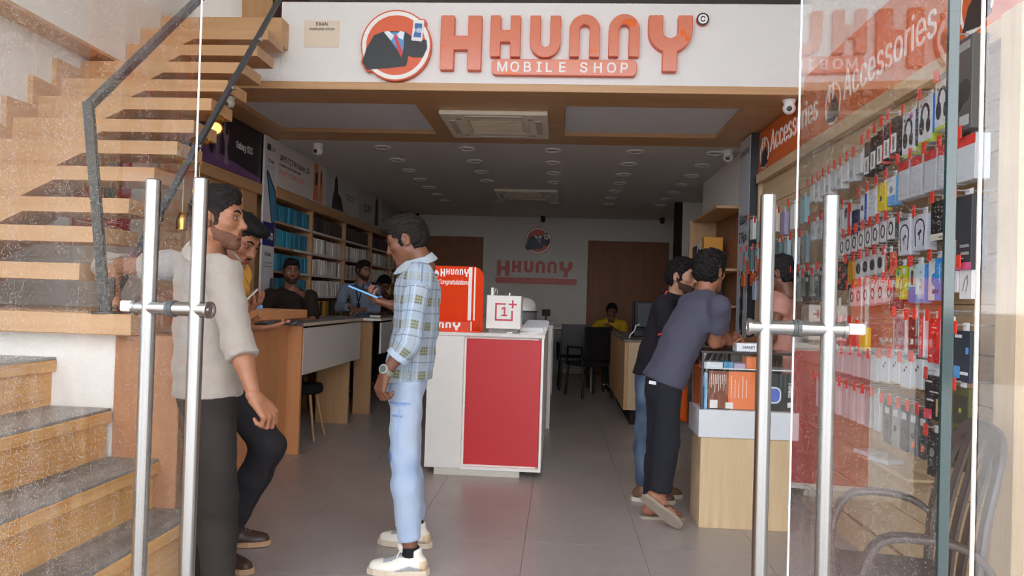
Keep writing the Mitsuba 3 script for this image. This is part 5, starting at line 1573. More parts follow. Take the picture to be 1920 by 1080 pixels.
# person in yellow seated at the far table
J = dict(head=(0.775, 11.200, 1.150), neck=(0.777, 11.300, 1.040), shL=(0.95, 11.270, 0.965), shR=(0.60, 11.270, 0.965), elL=(0.97, 11.12, 0.80), wrL=(0.80, 10.98, 0.90), elR=(0.50, 11.10, 0.85), wrR=(0.62, 10.93, 0.885), mid=(0.783, 11.36, 0.80),
         hipL=(0.86, 11.38, 0.52), hipR=(0.70, 11.38, 0.52), knL=(0.86, 11.0, 0.50), anL=(0.86, 11.05, 0.085), knR=(0.70, 11.0, 0.50), anR=(0.70, 11.05, 0.085), headR=hframe((0.05, -1, -0.15)), toeL=(0, -1, 0), toeR=(0, -1, 0),
         hdL=(-0.7, -0.5, 0.5), hnL=(0.3, -0.6, 0.6), hdR=(0.8, -0.6, 0), hnR=(0, 0, 1))
st = dict(skin=(110, 74, 58), hair=(24, 22, 22), cut='crop', hair_thick=0.014, hair_side=0.004, hem=((0.78, 11.38, 0.47), (0, 0, -1)), shirt=(190, 150, 40), build=0.95, sleeve={'L': ('short', 0.8), 'R': ('short', 0.8)}, trousers=(50, 48, 50), shoeL='sneaker', shoeR='sneaker', shoe=(40, 38, 38), sole=(60, 58, 56), seed=31, h=0.0145, hh=0.006, hhand=0.005)
person('person in a yellow shirt seated at the far table in the dim rear', J, st)
# ------------------------------------------------------------------ left side: reception, desks, shelving, adverts
YU, XU = (0, 1, 0), (0, -1, 0)
rcn = thing('reception_counter', 'tall wooden reception counter with a thick overhanging top before the shelves', 'counter')
part(rcn, 'body', bx(-2.60, -2.162, 4.3, 5.86, 0.0, 1.10, 0.003), 'lit_honey')
part(rcn, 'countertop', bx(-2.68, -2.016, 4.22, 5.87, 1.10, 1.166, 0.005), 'lit_honey')

d2 = thing('sales_desk', 'white fronted sales desk with wooden end panels next to the reception counter', 'desk')
part(d2, 'end_panel', bx(-2.40, -2.062, 5.885, 5.925, 0.0, 1.03, 0.002), 'lit_honey')
part(d2, 'end_panel', bx(-2.42, -2.09, 7.38, 7.42, 0.0, 1.03, 0.002), 'maple_z')
part(d2, 'front_panel', bx(-2.078, -2.060, 5.93, 7.66, 0.632, 1.012, 0.002), 'gloss', (226, 220, 212), label='white glossy front panel')
part(d2, 'desktop', bx(-2.42, -2.045, 5.88, 7.68, 1.03, 1.056, 0.002), 'stone')
part(d2, 'edge', bx(-2.047, -2.040, 5.88, 7.68, 1.03, 1.056, 0.001), 'satin', (206, 192, 178))
d3 = thing('sales_desk', 'white fronted sales desk standing forward of the first one deeper in the shop', 'desk')
part(d3, 'end_panel', bx(-2.22, -2.03, 8.02, 8.06, 0.0, 1.02, 0.002), 'maple_z')
part(d3, 'end_panel', bx(-2.20, -1.96, 10.9, 10.94, 0.0, 1.02, 0.002), 'maple_z')
part(d3, 'front_panel', bx(-1.955, -1.935, 8.05, 11.0, 0.66, 1.0, 0.002), 'gloss', (214, 212, 208), label='white glossy front panel')
part(d3, 'desktop', bx(-2.24, -1.92, 7.94, 11.0, 1.02, 1.046, 0.002), 'stone')
part(d3, 'edge', cat(bx(-1.922, -1.914, 7.94, 11.0, 1.02, 1.047, 0.001), bx(-2.24, -1.914, 7.932, 7.941, 1.02, 1.047, 0.001)), 'satin', (226, 224, 220))
d4 = thing('side_desk', 'short stone topped return joining the rear white desk to the shelves', 'desk')
part(d4, 'desktop', bx(-2.62, -2.245, 7.945, 8.55, 1.02, 1.046, 0.002), 'stone')
part(d4, 'leg', bx(-2.62, -2.58, 8.0, 8.5, 0, 1.02, 0.002), 'maple_z')
single('phone_box', 'small white phone box on the stone top of the rear white desk', 'box', bx(-2.12, -2.0, 8.25, 8.33, 1.0465, 1.072, 0.002), 'satin', (214, 210, 204))

so = thing('stool', 'black seated stool with splayed wooden legs under the white fronted desk', 'stool')
part(so, 'seat', lathe([(0, 0.0), (0.14, 0.0), (0.165, 0.02), (0.165, 0.06), (0.15, 0.085), (0, 0.09)], 24, (-2.27, 6.60, 0.40)), 'cloth', (34, 32, 32), smooth=40)
for sx in (-1, 1):
    for sy in (-1, 1):
        part(so, 'leg', cyl((-2.27 + sx * 0.08, 6.60 + sy * 0.08, 0.40), (-2.27 + sx * 0.15, 6.60 + sy * 0.15, 0.0), 0.014, 10, 0.010), 'maple_z', smooth=40)

single('carton', 'small sky blue carton on top of the wooden reception counter', 'box', obox((-2.31, 5.55, 1.182), (0.05, 0.03, 0.0155), rotz(0.5), 0.002), 'satin', (96, 150, 196))
# shelving bays
SX0, SX1 = -3.09, -2.80
divY = [7.10, 8.22, 9.52, 10.88, 12.2, 13.33]
shz = [2.0, 1.752, 1.51, 1.268, 1.03]
rowcount = {}
names_ = ['blue phone boxes', 'white phone boxes', 'white phone boxes', 'white phone boxes', 'dark phone boxes']
ordn = ['nearest', 'second', 'third', 'fourth', 'last']
rown = ['top', 'second', 'third', 'fourth', 'fifth']
for b in range(5):
    y0, y1 = divY[b], divY[b + 1]
    u = thing('shelving_unit', f'wooden shelving bay stocked with {names_[b]}, {ordn[b]} bay of the left wall', 'shelf')
    part(u, 'side', bx(SX0, SX1, y0, y0 + 0.03, 0, 2.27, 0.002), 'maple_z')
    part(u, 'side', bx(SX0, SX1, y1 - 0.012, y1 - 0.001, 0, 2.27, 0.002), 'maple_z')
    part(u, 'back', bx(SX0, SX0 + 0.01, y0 + 0.03, y1 - 0.012, 0, 2.27, 0.001), 'brown_wood')
    part(u, 'header', bx(SX0, SX1 + 0.015, y0, y1 - 0.001, 2.22, 2.325, 0.002), 'maple_y')
    for z in shz + [0.78, 0.4, 0.06]:
        s_ = part(u, 'shelf', bx(SX0 + 0.01, SX1 - 0.004, y0 + 0.03, y1 - 0.012, z - 0.022, z, 0.001), 'maple_y')
        if b < 4 and z > 1.2:
            part(s_, 'edge', bx(SX1 - 0.004, SX1, y0 + 0.03 + (0.55 if b == 0 else 0), y1 - 0.012, z - 0.024, z + 0.002, 0.001), 'satin', (206, 200, 194), label='pale price strip')
    for r, z in enumerate(shz):
        if b == 4 and r > 2:
            continue
        y = y0 + 0.05
        while y < y1 - 0.10:
            w = 0.05 + 0.025 * rng.random() + (0.01 if b else 0.0)
            gap = 0.004 + 0.012 * rng.random() * (b > 0)
            if b == 0:
                c = [(44, 120, 150), (52, 138, 166), (38, 104, 138), (60, 146, 170)][rng.randrange(4)] if r < 4 else (52, 66, 50)
                nm = 'blue' if r < 4 else 'dark green'
            elif r == 0:
                c, nm = [(52, 44, 42), (66, 56, 52)][rng.randrange(2)], 'dark brown'
            elif r == 4:
                c, nm = ([(186, 140, 48), (170, 124, 40), (70, 62, 58)][rng.randrange(3)], 'yellow') if b < 3 else ((70, 62, 58), 'dark grey')
            else:
                c, nm = [(222, 216, 208), (206, 198, 190), (226, 222, 216), (150, 144, 138)][rng.choice((0, 0, 1, 2, 3)) if b else 0], 'white'
            if b >= 3 and rng.random() < 0.25:
                y += w
                continue
            hgt = 0.165 + 0.02 * rng.random() if b else 0.165 + 0.012 * rng.random()
            cnt = rowcount[(b, r)] = rowcount.get((b, r), 0) + 1
            k = single('phone_box', f'{nm} phone box, {_ORD[cnt - 1]} from the near end, {rown[r]} shelf, {ordn[b]} left shelving bay', 'box', bx(SX1 - 0.16, SX1 - 0.015 - 0.02 * rng.random(), y, y + w, z + 0.0005, z + hgt, 0.0015), 'satin', c, group=f'{nm} phone boxes on the {rown[r]} shelf of the {ordn[b]} bay')
            y += w + gap
# nearest cabinet
u = thing('cabinet', 'wooden display cabinet below the purple advert at the start of the left wall', 'cabinet')
part(u, 'side', bx(-3.09, -2.82, 6.42, 6.72, 0, 2.28, 0.002), 'maple_z')
part(u, 'side', bx(-3.09, -2.82, 5.55, 5.60, 0, 2.28, 0.002), 'maple_z')
part(u, 'header', bx(-3.09, -2.80, 5.50, 6.79, 2.20, 2.30, 0.002), 'maple_y')
part(u, 'frame', bx(-3.09, -2.84, 5.60, 6.42, 2.06, 2.20, 0.002), 'maple_y')
part(u, 'back', bx(-3.09, -3.07, 5.60, 6.42, 0, 2.06, 0.001), 'brown_wood')
for z in (1.74, 1.42, 1.10, 0.7):
    part(u, 'shelf', bx(-3.07, -2.84, 5.60, 6.42, z - 0.025, z, 0.001), 'maple_y')
for z, n in ((1.74, 7), (1.42, 6), (1.10, 6)):
    for k in range(n):
        y = 5.64 + 0.11 * k
        c = [(60, 52, 50), (200, 196, 192), (84, 92, 104)][(k + n) % 3] if z < 1.7 else (58, 50, 46)
        nm = {60: 'charcoal', 200: 'white', 84: 'slate', 58: 'brown black'}[c[0]]
        single('phone_box', f'{nm} phone box, {_ORD[k]} from the near end, {"upper" if z > 1.7 else "middle" if z > 1.3 else "lower"} shelf, cabinet under purple advert', 'box', bx(-3.0, -2.87, y, y + 0.07, z + 0.0005, z + 0.17, 0.0015), 'satin', c, group=f'{nm} boxes in the cabinet under the purple advert, height {int(z * 100)}')


# adverts over the shelves
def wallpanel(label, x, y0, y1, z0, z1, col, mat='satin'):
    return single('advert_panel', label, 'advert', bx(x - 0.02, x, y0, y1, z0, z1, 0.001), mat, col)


def wtext(par, s, x, y, z, h, col, bold=True, width=None):
    return part(par, 'lettering', on_plane(text(s, h, 0.001, bold, False, width), (x + 0.0002, y, z), YU, Z3), 'satin', col)


def wpoly(par, name, pts, x, col, d=0.001):
    return part(par, name, on_plane(ext(Polygon(pts), d), (x, 0, 0), YU, Z3), 'satin', col)


a = wallpanel('dark purple phone advert with small white lettering above the first cabinet', -2.82, 5.48, 6.79, 2.305, 2.775, (44, 36, 42))
wpoly(a, 'print', [(5.485, 2.31), (6.78, 2.31), (6.78, 2.345), (6.2, 2.40), (5.485, 2.46)], -2.82, (104, 72, 116))
wpoly(a, 'print', [(5.485, 2.46), (5.95, 2.425), (5.97, 2.77), (5.485, 2.77)], -2.82, (72, 54, 78))
wpoly(a, 'print', [(5.86, 2.36), (5.92, 2.355), (5.92, 2.76), (5.86, 2.76)], -2.819, (112, 92, 112))
for k, z in enumerate((2.70, 2.60, 2.50)):
    wpoly(a, 'print', [(5.79 + .034 * math.cos(t), z - .06 + .045 * math.sin(t)) for t in np.linspace(0, 6.2, 14)], -2.8185, (30, 24, 30))
wpoly(a, 'print', [(6.02, 2.36), (6.10, 2.35), (6.07, 2.50), (6.10, 2.60), (6.06, 2.74), (6.01, 2.74), (5.99, 2.60), (6.03, 2.50)], -2.819, (134, 112, 130))
wpoly(a, 'print', [(6.03, 2.60), (6.08, 2.60), (6.07, 2.73), (6.03, 2.73)], -2.818, (40, 28, 36))
wtext(a, 'Galaxy S23', -2.82, 6.24, 2.535, 0.058, (226, 222, 226), True, 0.34)
a = wallpanel('tall pale poster with a blue phone and blue band between cabinet and shelves', -2.79, 6.80, 7.09, 1.0, 2.77, (206, 205, 208))
wpoly(a, 'print', [(6.80, 1.735), (7.088, 1.735), (7.088, 1.96), (6.80, 1.96)], -2.79, (40, 42, 112))
wtext(a, 'vivo', -2.79, 6.84, 1.80, 0.085, (226, 228, 240), True, 0.215)
wpoly(a, 'print', [(6.845, 2.43), (6.875, 2.455), (7.085, 2.27), (7.085, 1.96), (7.005, 1.96)], -2.789, (30, 40, 50))
wpoly(a, 'print', [(6.87, 2.425), (7.075, 2.245), (7.075, 1.97), (7.015, 1.97)], -2.788, (64, 128, 168))
wpoly(a, 'print', [(6.845, 2.64), (6.93, 2.64), (6.93, 2.70), (6.845, 2.70)], -2.789, (50, 48, 52))
wtext(a, '2 years', -2.79, 6.945, 2.645, 0.04, (110, 108, 112), False, 0.09)
wtext(a, 'V25 Series', -2.79, 6.86, 2.53, 0.03, (70, 68, 74), True, 0.16)
wtext(a, 'V25 Series', -2.79, 6.86, 1.64, 0.035, (70, 68, 74), True, 0.16)
for k in range(2):
    wpoly(a, 'print', [(6.85, 1.57 - .035 * k), (7.05, 1.57 - .035 * k), (7.05, 1.58 - .035 * k), (6.85, 1.58 - .035 * k)], -2.789, (150, 148, 152))
    wpoly(a, 'print', [(6.85, 2.49 - .02 * k), (7.04, 2.49 - .02 * k), (7.04, 2.495 - .02 * k), (6.85, 2.495 - .02 * k)], -2.789, (150, 148, 152))
wpoly(a, 'print', [(6.97, 1.06), (7.085, 1.06), (7.085, 1.43), (7.02, 1.43)], -2.789, (72, 84, 104))
wpoly(a, 'print', [(6.82, 1.05), (6.95, 1.0), (6.96, 1.18), (6.86, 1.26)], -2.788, (58, 116, 112))
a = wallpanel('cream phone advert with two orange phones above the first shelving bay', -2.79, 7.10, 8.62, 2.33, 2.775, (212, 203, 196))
wtext(a, 'OPPO F23 Pro Series 5G', -2.79, 7.16, 2.60, 0.055, (54, 46, 44), True, 0.86)
wtext(a, 'Premium and Durable Design', -2.79, 7.16, 2.545, 0.028, (70, 60, 58), True, 0.6)
wtext(a, 'PLAY YOUR BEST', -2.79, 7.16, 2.46, 0.05, (206, 106, 74), False, 0.72)
wpoly(a, 'print', [(8.17, 2.34), (8.36, 2.34), (8.33, 2.76), (8.19, 2.76)], -2.79, (206, 122, 78))
wpoly(a, 'print', [(8.38, 2.34), (8.50, 2.34), (8.46, 2.72), (8.40, 2.72)], -2.79, (214, 132, 88))
wpoly(a, 'print', [(8.23, 2.52), (8.29, 2.52), (8.30, 2.66), (8.24, 2.66)], -2.788, (40, 30, 28))
wpoly(a, 'print', [(8.42, 2.55), (8.45, 2.55), (8.455, 2.70), (8.425, 2.70)], -2.788, (60, 40, 34))
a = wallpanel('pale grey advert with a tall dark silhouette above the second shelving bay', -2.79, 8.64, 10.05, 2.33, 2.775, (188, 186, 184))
wpoly(a, 'print', [(8.86, 2.34), (9.36, 2.34), (9.24, 2.50), (9.10, 2.55), (9.08, 2.70), (9.02, 2.75), (8.96, 2.70), (8.95, 2.56), (8.90, 2.50)], -2.79, (44, 44, 48))
wpoly(a, 'print', [(9.45, 2.57), (9.85, 2.57), (9.85, 2.585), (9.45, 2.585)], -2.79, (120, 118, 118))
wpoly(a, 'print', [(9.45, 2.53), (9.8, 2.53), (9.8, 2.545), (9.45, 2.545)], -2.79, (120, 118, 118))
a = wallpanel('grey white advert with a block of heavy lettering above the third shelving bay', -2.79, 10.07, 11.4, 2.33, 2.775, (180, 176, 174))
wtext(a, '12.99', -2.79, 10.3, 2.48, 0.11, (60, 56, 56), True, 0.4)
wpoly(a, 'print', [(10.95, 2.34), (11.18, 2.34), (11.14, 2.72), (11.04, 2.76), (10.98, 2.70)], -2.79, (56, 52, 54))
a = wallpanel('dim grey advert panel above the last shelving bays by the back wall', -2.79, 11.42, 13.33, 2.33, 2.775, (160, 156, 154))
wpoly(a, 'print', [(11.9, 2.36), (12.4, 2.36), (12.3, 2.6), (12.0, 2.6)], -2.79, (90, 86, 86))
struct('cornice', bx(-3.1, -2.79, 7.08, 13.4, 2.775, 2.78, 0), 'matte', (150, 144, 138), label='narrow ceiling strip over the adverts') if False else None

# cameras
def dome(label, p, r, col=(226, 222, 216), base=True):
    k = thing('security_camera', label, 'camera')
    part(k, 'base', cyl(np.array(p) + [0, 0, r * 0.5], np.array(p) + [0, 0, r * 1.3], r * 0.75, 18, r * 1.1), 'satin', col, smooth=40)
    part(k, 'housing', trimesh.creation.icosphere(2, r).apply_translation(p), 'satin', col, smooth=True)
    part(k, 'lens', lathe([(0, 0.0), (r * 0.42, 0.0), (r * 0.36, r * 0.12), (0, r * 0.16)], 16, np.array(p) + np.array([-0.25, -0.93, -0.28]) * r * 0.93, (-0.25, -0.93, -0.28)), 'gloss', (60, 48, 40), smooth=40)


dome('white dome camera under the soffit beside the near orange sign', (1.585, 5.40, 2.715), 0.045)
dome('white dome camera in the rear ceiling above the phone poster pillar', (1.56, 7.22, 2.715), 0.05)
dome('white dome camera in the rear ceiling above the cream phone advert', (-2.44, 7.25, 2.715), 0.05)
dome('black dome camera over the back wall left of its sign', (-2.6, 13.2, 2.72), 0.045, (40, 38, 38))
dome('black dome camera over the back wall sign', (-0.34, 13.2, 2.72), 0.045, (40, 38, 38))
dome('black dome camera over the right end of the back wall', (1.72, 13.0, 2.72), 0.045, (40, 38, 38))
dome('small dark camera tucked on a tread of the floating stair', (-2.06, 4.45, 2.448), 0.03, (150, 140, 128))

# pendants under the treads
for (y, zt, zl, lab) in ((4.28, 2.329, 2.255, 'brass pendant lamp on a very short cord under the third tread below the soffit'), (4.10, 2.156, 1.856, 'round brass pendant lamp on a mid length cord under the stair treads'), (3.925, 2.004, 1.667, 'brass cylinder pendant lamp on the longest cord under the stair treads')):
    x = -2.06
    k = thing('pendant_lamp', lab, 'lamp')
    part(k, 'canopy', lathe([(0, 0), (0.05, 0), (0.058, -0.012), (0.045, -0.03), (0.0, -0.036)], 22, (x, y, zt)), 'brass', smooth=40)
    part(k, 'cord', cyl((x, y, zt - 0.034), (x, y, zl + 0.04), 0.0028, 8), 'satin', (206, 196, 170))
    if zl < 1.8:
        part(k, 'lamp_shade', lathe([(0.012, 0.05), (0.024, 0.03), (0.030, 0.0), (0.030, -0.045), (0.026, -0.045), (0.024, 0.0), (0.0, 0.01)], 20, (x, y, zl)), 'brass', smooth=40)
    else:
        part(k, 'lamp_shade', lathe([(0.0, -0.010), (0.034, -0.010), (0.042, 0.0), (0.034, 0.010), (0.0, 0.010)], 22, (x, y, zl), (0.3, -0.95, 0)), 'brass', smooth=40)

# red poster on the left wall, behind the floating treads
rp = thing('poster', 'red poster with two dark suited figures on the wall behind the floating treads', 'poster')
part(rp, 'sheet', bx(-3.099, -3.09, 4.52, 5.16, 1.62, 2.24, 0.001), 'satin', (176, 44, 40))
wpoly(rp + '__sheet', 'print', [(4.70, 1.90), (4.96, 1.90), (4.97, 2.08), (4.90, 2.15), (4.86, 2.10), (4.80, 2.14), (4.73, 2.08)], -3.09, (40, 44, 54))
wpoly(rp + '__sheet', 'print', [(4.80, 1.90), (4.84, 1.90), (4.83, 1.98)], -3.0885, (196, 120, 80))
wpoly(rp + '__sheet', 'print', [(4.66, 2.05), (5.0, 2.05), (5.0, 2.2), (4.66, 2.2)], -3.0898, (150, 146, 146))
for k in range(4):
    wpoly(rp + '__sheet', 'print', [(4.56, 1.80 - .03 * k), (5.06 - .03 * (k % 2), 1.80 - .03 * k), (5.06 - .03 * (k % 2), 1.808 - .03 * k), (4.56, 1.808 - .03 * k)], -3.0898, (206, 160, 150))

# chairs and table in the dim rear
def office_chair(label, x, y, ang):
    k = thing('chair', label, 'chair')
    R = rotz(ang)
    def q(m):
        return place(m, R, (x, y, 0))
    part(k, 'seat', q(bx(-0.22, 0.22, -0.22, 0.22, 0.42, 0.48, 0.02)), 'satin', (30, 28, 28))
    part(k, 'backrest', q(bx(-0.21, 0.21, -0.25, -0.22, 0.52, 0.96, 0.012)), 'satin', (28, 26, 26))
    for sx in (-1, 1):
        part(k, 'armrest', q(tube([(sx * 0.235, -0.235, 0.44), (sx * 0.25, -0.23, 0.68), (sx * 0.25, 0.15, 0.67), (sx * 0.235, 0.2, 0.42)], 0.016, 8)), 'satin', (30, 28, 28), smooth=True)
        for sy in (-1, 1):
            part(k, 'leg', q(cyl((sx * 0.2, sy * 0.2, 0.43), (sx * 0.225, sy * 0.235, 0.0), 0.016, 10)), 'satin', (30, 28, 28), smooth=40)


office_chair('black plastic chair with its back to the street at the far table', 0.24, 11.1, 0.05)
office_chair('black plastic chair turned sideways beside the seated person in yellow', 0.42, 10.30, 0.5)
tb = thing('table', 'white topped table at the far end of the shop where the person in yellow sits', 'table')
part(tb, 'tabletop', bx(-0.02, 0.92, 11.0, 11.0 + 0.001, 0.86, 0.89, 0) if False else bx(-0.25, 0.56, 11.55, 12.2, 0.86, 0.89, 0.003), 'satin', (206, 202, 196))
part(tb, 'front_panel', bx(-0.22, 0.53, 11.62, 11.64, 0.25, 0.86, 0.002), 'satin', (120, 114, 108))
for x, y in ((-0.2, 11.6), (0.5, 11.6), (-0.2, 12.15), (0.5, 12.15)):
    part(tb, 'leg', bx(x - 0.025, x + 0.025, y - 0.025, y + 0.025, 0, 0.86, 0.002), 'satin', (170, 166, 160))
t2 = thing('table', 'low table before the person in yellow near the back wall', 'table')
part(t2, 'tabletop', bx(0.45, 1.1, 10.78, 10.98, 0.83, 0.855, 0.003), 'satin', (196, 192, 186))
for x, y in ((0.48, 10.81), (1.07, 10.81), (0.48, 10.95), (1.07, 10.95)):
    part(t2, 'leg', bx(x - 0.015, x + 0.015, y - 0.015, y + 0.015, 0, 0.83, 0.002), 'satin', (120, 116, 110))

# moulded plastic armchair behind the glass at the right
pc = thing('armchair', 'brown grey moulded plastic armchair behind the glass door facing the doorway', 'chair')
CR = rotz(math.radians(78.5))
def ch(m):
    return place(m, CR, (1.124, 2.53, 0.0))
PCOL = (84, 72, 66)
def blade(pts, w, t, lat):
    """flat plastic bar along a path: width w across lat, thickness t"""
    pts = np.asarray(pts, float)
    m = len(pts)
    tg = np.gradient(pts, axis=0)
    tg /= np.linalg.norm(tg, axis=1, keepdims=True)
    lat = np.broadcast_to(np.asarray(lat, float), (m, 3))
    lat = lat - (lat * tg).sum(1, keepdims=True) * tg
    lat /= np.linalg.norm(lat, axis=1, keepdims=True)
    nn = np.cross(tg, lat)
    ang = np.linspace(0, 2 * np.pi, 16, endpoint=False)
    ca, sa = np.sign(np.cos(ang)) * np.abs(np.cos(ang)) ** 0.45, np.sign(np.sin(ang)) * np.abs(np.sin(ang)) ** 0.45
    ww = np.broadcast_to(w, (m,))
    V = pts[:, None] + (ca[None, :, None] * (ww / 2)[:, None, None]) * lat[:, None] + (sa * t / 2)[None, :, None] * nn[:, None]
    n = 16
    F = []
    for i in range(m - 1):
        for j in range(n):
            F += [[i * n + j, i * n + (j + 1) % n, (i + 1) * n + (j + 1) % n], [i * n + j, (i + 1) * n + (j + 1) % n, (i + 1) * n + j]]
    V = np.vstack([V.reshape(-1, 3), pts[0], pts[-1]])
    for j in range(n):
        F += [[m * n, (j + 1) % n, j], [m * n + 1, (m - 1) * n + j, (m - 1) * n + (j + 1) % n]]
    return trimesh.Trimesh(V, F, process=False)


def smoothpath(pts, n=24):
    from scipy.interpolate import CubicSpline
    pts = np.asarray(pts, float)
    s = np.r_[0, np.cumsum(np.linalg.norm(np.diff(pts, axis=0), axis=1))]
    return CubicSpline(s, pts)(np.linspace(0, s[-1], n))


# local frame: +y is where a sitter looks, x across
part(pc, 'seat', ch(bx(-0.23, 0.23, -0.16, 0.17, 0.41, 0.435, 0.01)), 'satin', PCOL)
for s in (-1, 1):
    path = smoothpath([(s * 0.25, -0.155, 0.40), (s * 0.245, -0.165, 0.60), (s * 0.225, -0.20, 0.78), (s * 0.17, -0.235, 0.90), (s * 0.05, -0.245, 0.93), (0, -0.246, 0.931)])
    part(pc, 'back_frame', ch(blade(path, 0.055, 0.022, (s, 0.0, 0.35))), 'satin', PCOL, smooth=50)
    path = smoothpath([(s * 0.265, -0.20, 0.0), (s * 0.265, -0.19, 0.40), (s * 0.268, -0.165, 0.585), (s * 0.28, -0.09, 0.63), (s * 0.285, 0.02, 0.64), (s * 0.28, 0.10, 0.625), (s * 0.275, 0.145, 0.56), (s * 0.27, 0.155, 0.40), (s * 0.275, 0.17, 0.0)], 44)
    part(pc, 'arm', ch(blade(path, 0.058, 0.022, (1, 0, 0))), 'satin', PCOL, smooth=50)
for x in (-0.11, 0.0, 0.11):
    path = smoothpath([(x, -0.15, 0.43), (x, -0.17, 0.62), (x, -0.205, 0.78), (x * 0.9, -0.24, 0.91)])
    part(pc, 'back_slat', ch(blade(path, 0.06, 0.014, (1, 0, 0))), 'satin', PCOL, smooth=50)
# ------------------------------------------------------------------ right side: accessory wall
bsdf('slat_oak', base_color=proc(woodfn((206, 178, 142), (188, 158, 120), 1, 1.0)), roughness=0.5, specular=0.3)
dw = thing('display_wall', 'oak slat wall hung with accessories along the right side of the shop', 'display wall')
part(dw, 'back', bx(1.685, 1.699, 2.86, 6.38, 0.10, 2.33, 0.001), 'slat_oak')
zs = [0.14 + 0.199 * k for k in range(12)]
for a, b in zip(zs[:-1], zs[1:]):
    part(dw, 'slat', bx(1.668, 1.685, 2.86, 6.38, a + 0.002, b - 0.002, 0.0015), 'slat_oak')
part(dw, 'stile', bx(1.60, 1.699, 2.73, 2.86, 0.0, 2.41, 0.003), 'oak')
part(dw, 'stile', bx(1.64, 1.699, 6.38, 6.42, 0.0, 2.41, 0.003), 'oak')
part(dw, 'ledge', bx(1.615, 1.699, 2.86, 6.38, 2.33, 2.41, 0.003), 'slat_oak')
part(dw, 'plinth', bx(1.65, 1.668, 2.86, 6.38, 0.0, 0.13, 0.003), 'slat_oak')

VX = (-1, 0, 0)


def wallart(par, name, poly, x, col, d=0.0012):
    """poly in (reading direction, height); reading runs from far to near along the wall, so u = -y"""
    m = on_plane(ext(poly, d), (x, 0, 0), XU, Z3)
    return part(par, name, m, 'satin', col)


hs1 = thing('header_sign', 'long orange header board with repeated white Accessories lettering above the slat wall', 'sign')
OS = (206, 98, 44)
part(hs1, 'board', cat(bx(1.65, 1.699, 2.73, 5.282, 2.411, 2.90, 0.002), bx(1.65, 1.699, 5.282, 6.45, 2.411, 2.772, 0.002)), 'satin', OS)
for ys in (6.10, 4.55, 2.95):
    if ys > 3.5:
        part(hs1, 'lettering', on_plane(text('Accessories', 0.17, 0.004, False, False, 1.10), (1.65, ys, 2.545), XU, Z3), 'satin', (232, 222, 216))
    yl = ys + 0.17
    part(hs1, 'badge_ring', on_plane(ext(Point(-yl, 2.57).buffer(0.13, 28).difference(Point(-yl, 2.57).buffer(0.115, 28)), 0.003), (1.65, 0, 0), XU, Z3), 'satin', (228, 220, 216))
    part(hs1, 'badge', on_plane(ext(Polygon([(-yl - .10, 2.47), (-yl - .06, 2.56), (-yl + .02, 2.62), (-yl + .08, 2.57), (-yl + .11, 2.48), (-yl + .03, 2.45)]), 0.004), (1.65, 0, 0), XU, Z3), 'satin', (52, 44, 42))
    part(hs1, 'badge_mark', on_plane(text('H', 0.10, 0.004, True, True), (1.65, yl + 0.03, 2.60), XU, Z3), 'satin', (232, 224, 220))

# phone poster pillar
pp = struct('column_1', bx(1.585, 1.699, 6.45, 6.83, 0.0, 2.775, 0.003), 'satin', (44, 46, 50), label='dark pillar wrapped with a pale phone poster')
po = single('poster', 'tall pale grey phone poster with dark folding phones on the dark pillar', 'poster', bx(1.580, 1.5845, 6.455, 6.825, 0.3, 2.77, 0.0005), 'satin', (176, 176, 180))
part(po, 'lettering', on_plane(text('Galaxy', 0.085, 0.0015, True, False, 0.27), (1.58, 6.78, 2.02), XU, Z3), 'satin', (48, 48, 54))
part(po, 'lettering', on_plane(text('Z Flip4', 0.085, 0.0015, True, False, 0.27), (1.58, 6.78, 1.86), XU, Z3), 'satin', (48, 48, 54))
part(po, 'lettering', on_plane(text('SAMSUNG', 0.05, 0.0015, True, False, 0.30), (1.58, 6.79, 2.62), XU, Z3), 'satin', (90, 90, 96))
for k, z in enumerate((1.52, 1.36, 1.20, 1.02, 0.86)):
    wallart(po, 'print', Polygon([(-6.70, z), (-6.64 + .05 * (k % 2), z + .10), (-6.58, z + .02), (-6.60 + .03 * (k % 2), z - .09), (-6.67, z - .12)]), 1.58, (44, 46, 54))

# shelf niche beyond the pillar
sn = thing('wall_shelf', 'open wooden wall shelf with boxed gadgets beyond the poster pillar', 'shelf')
part(sn, 'side', bx(1.40, 1.699, 8.3, 8.33, 0.95, 2.22, 0.002), 'maple_z')
part(sn, 'back', bx(1.685, 1.699, 7.0, 8.3, 0.95, 2.22, 0.001), 'brown_wood')
for z in (0.95, 1.28, 1.62, 2.20):
    part(sn, 'shelf', bx(1.42, 1.685, 7.0, 8.3, z, z + 0.025, 0.002), 'maple_y')
for lab, y, w, z, h, c in (('black speaker carton on the upper level of the open wooden wall shelf', 8.06, 0.20, 1.646, 0.28, (40, 38, 38)), ('white carton with a dark picture on the upper level of the open wooden wall shelf', 7.80, 0.20, 1.646, 0.33, (206, 200, 192)), ('yellow carton on the upper level of the open wooden wall shelf', 7.62, 0.14, 1.646, 0.34, (206, 140, 40)), ('dark carton with a white window on the middle level of the open wooden wall shelf', 7.62, 0.22, 1.306, 0.28, (52, 50, 50))):
    k = single('carton', lab, 'box', bx(1.43, 1.62, y, y + w, z, z + h, 0.003), 'satin', c)
    if c[0] > 200 and c[1] > 190:
        wallart(k, 'print', Point(-(y + w / 2), z + h * .55).buffer(0.06), 1.43, (50, 52, 62))
    elif c[0] == 52:
        wallart(k, 'print', sbox(-(y + w * .8), z + .05, -(y + w * .2), z + h - .06), 1.43, (208, 208, 210))

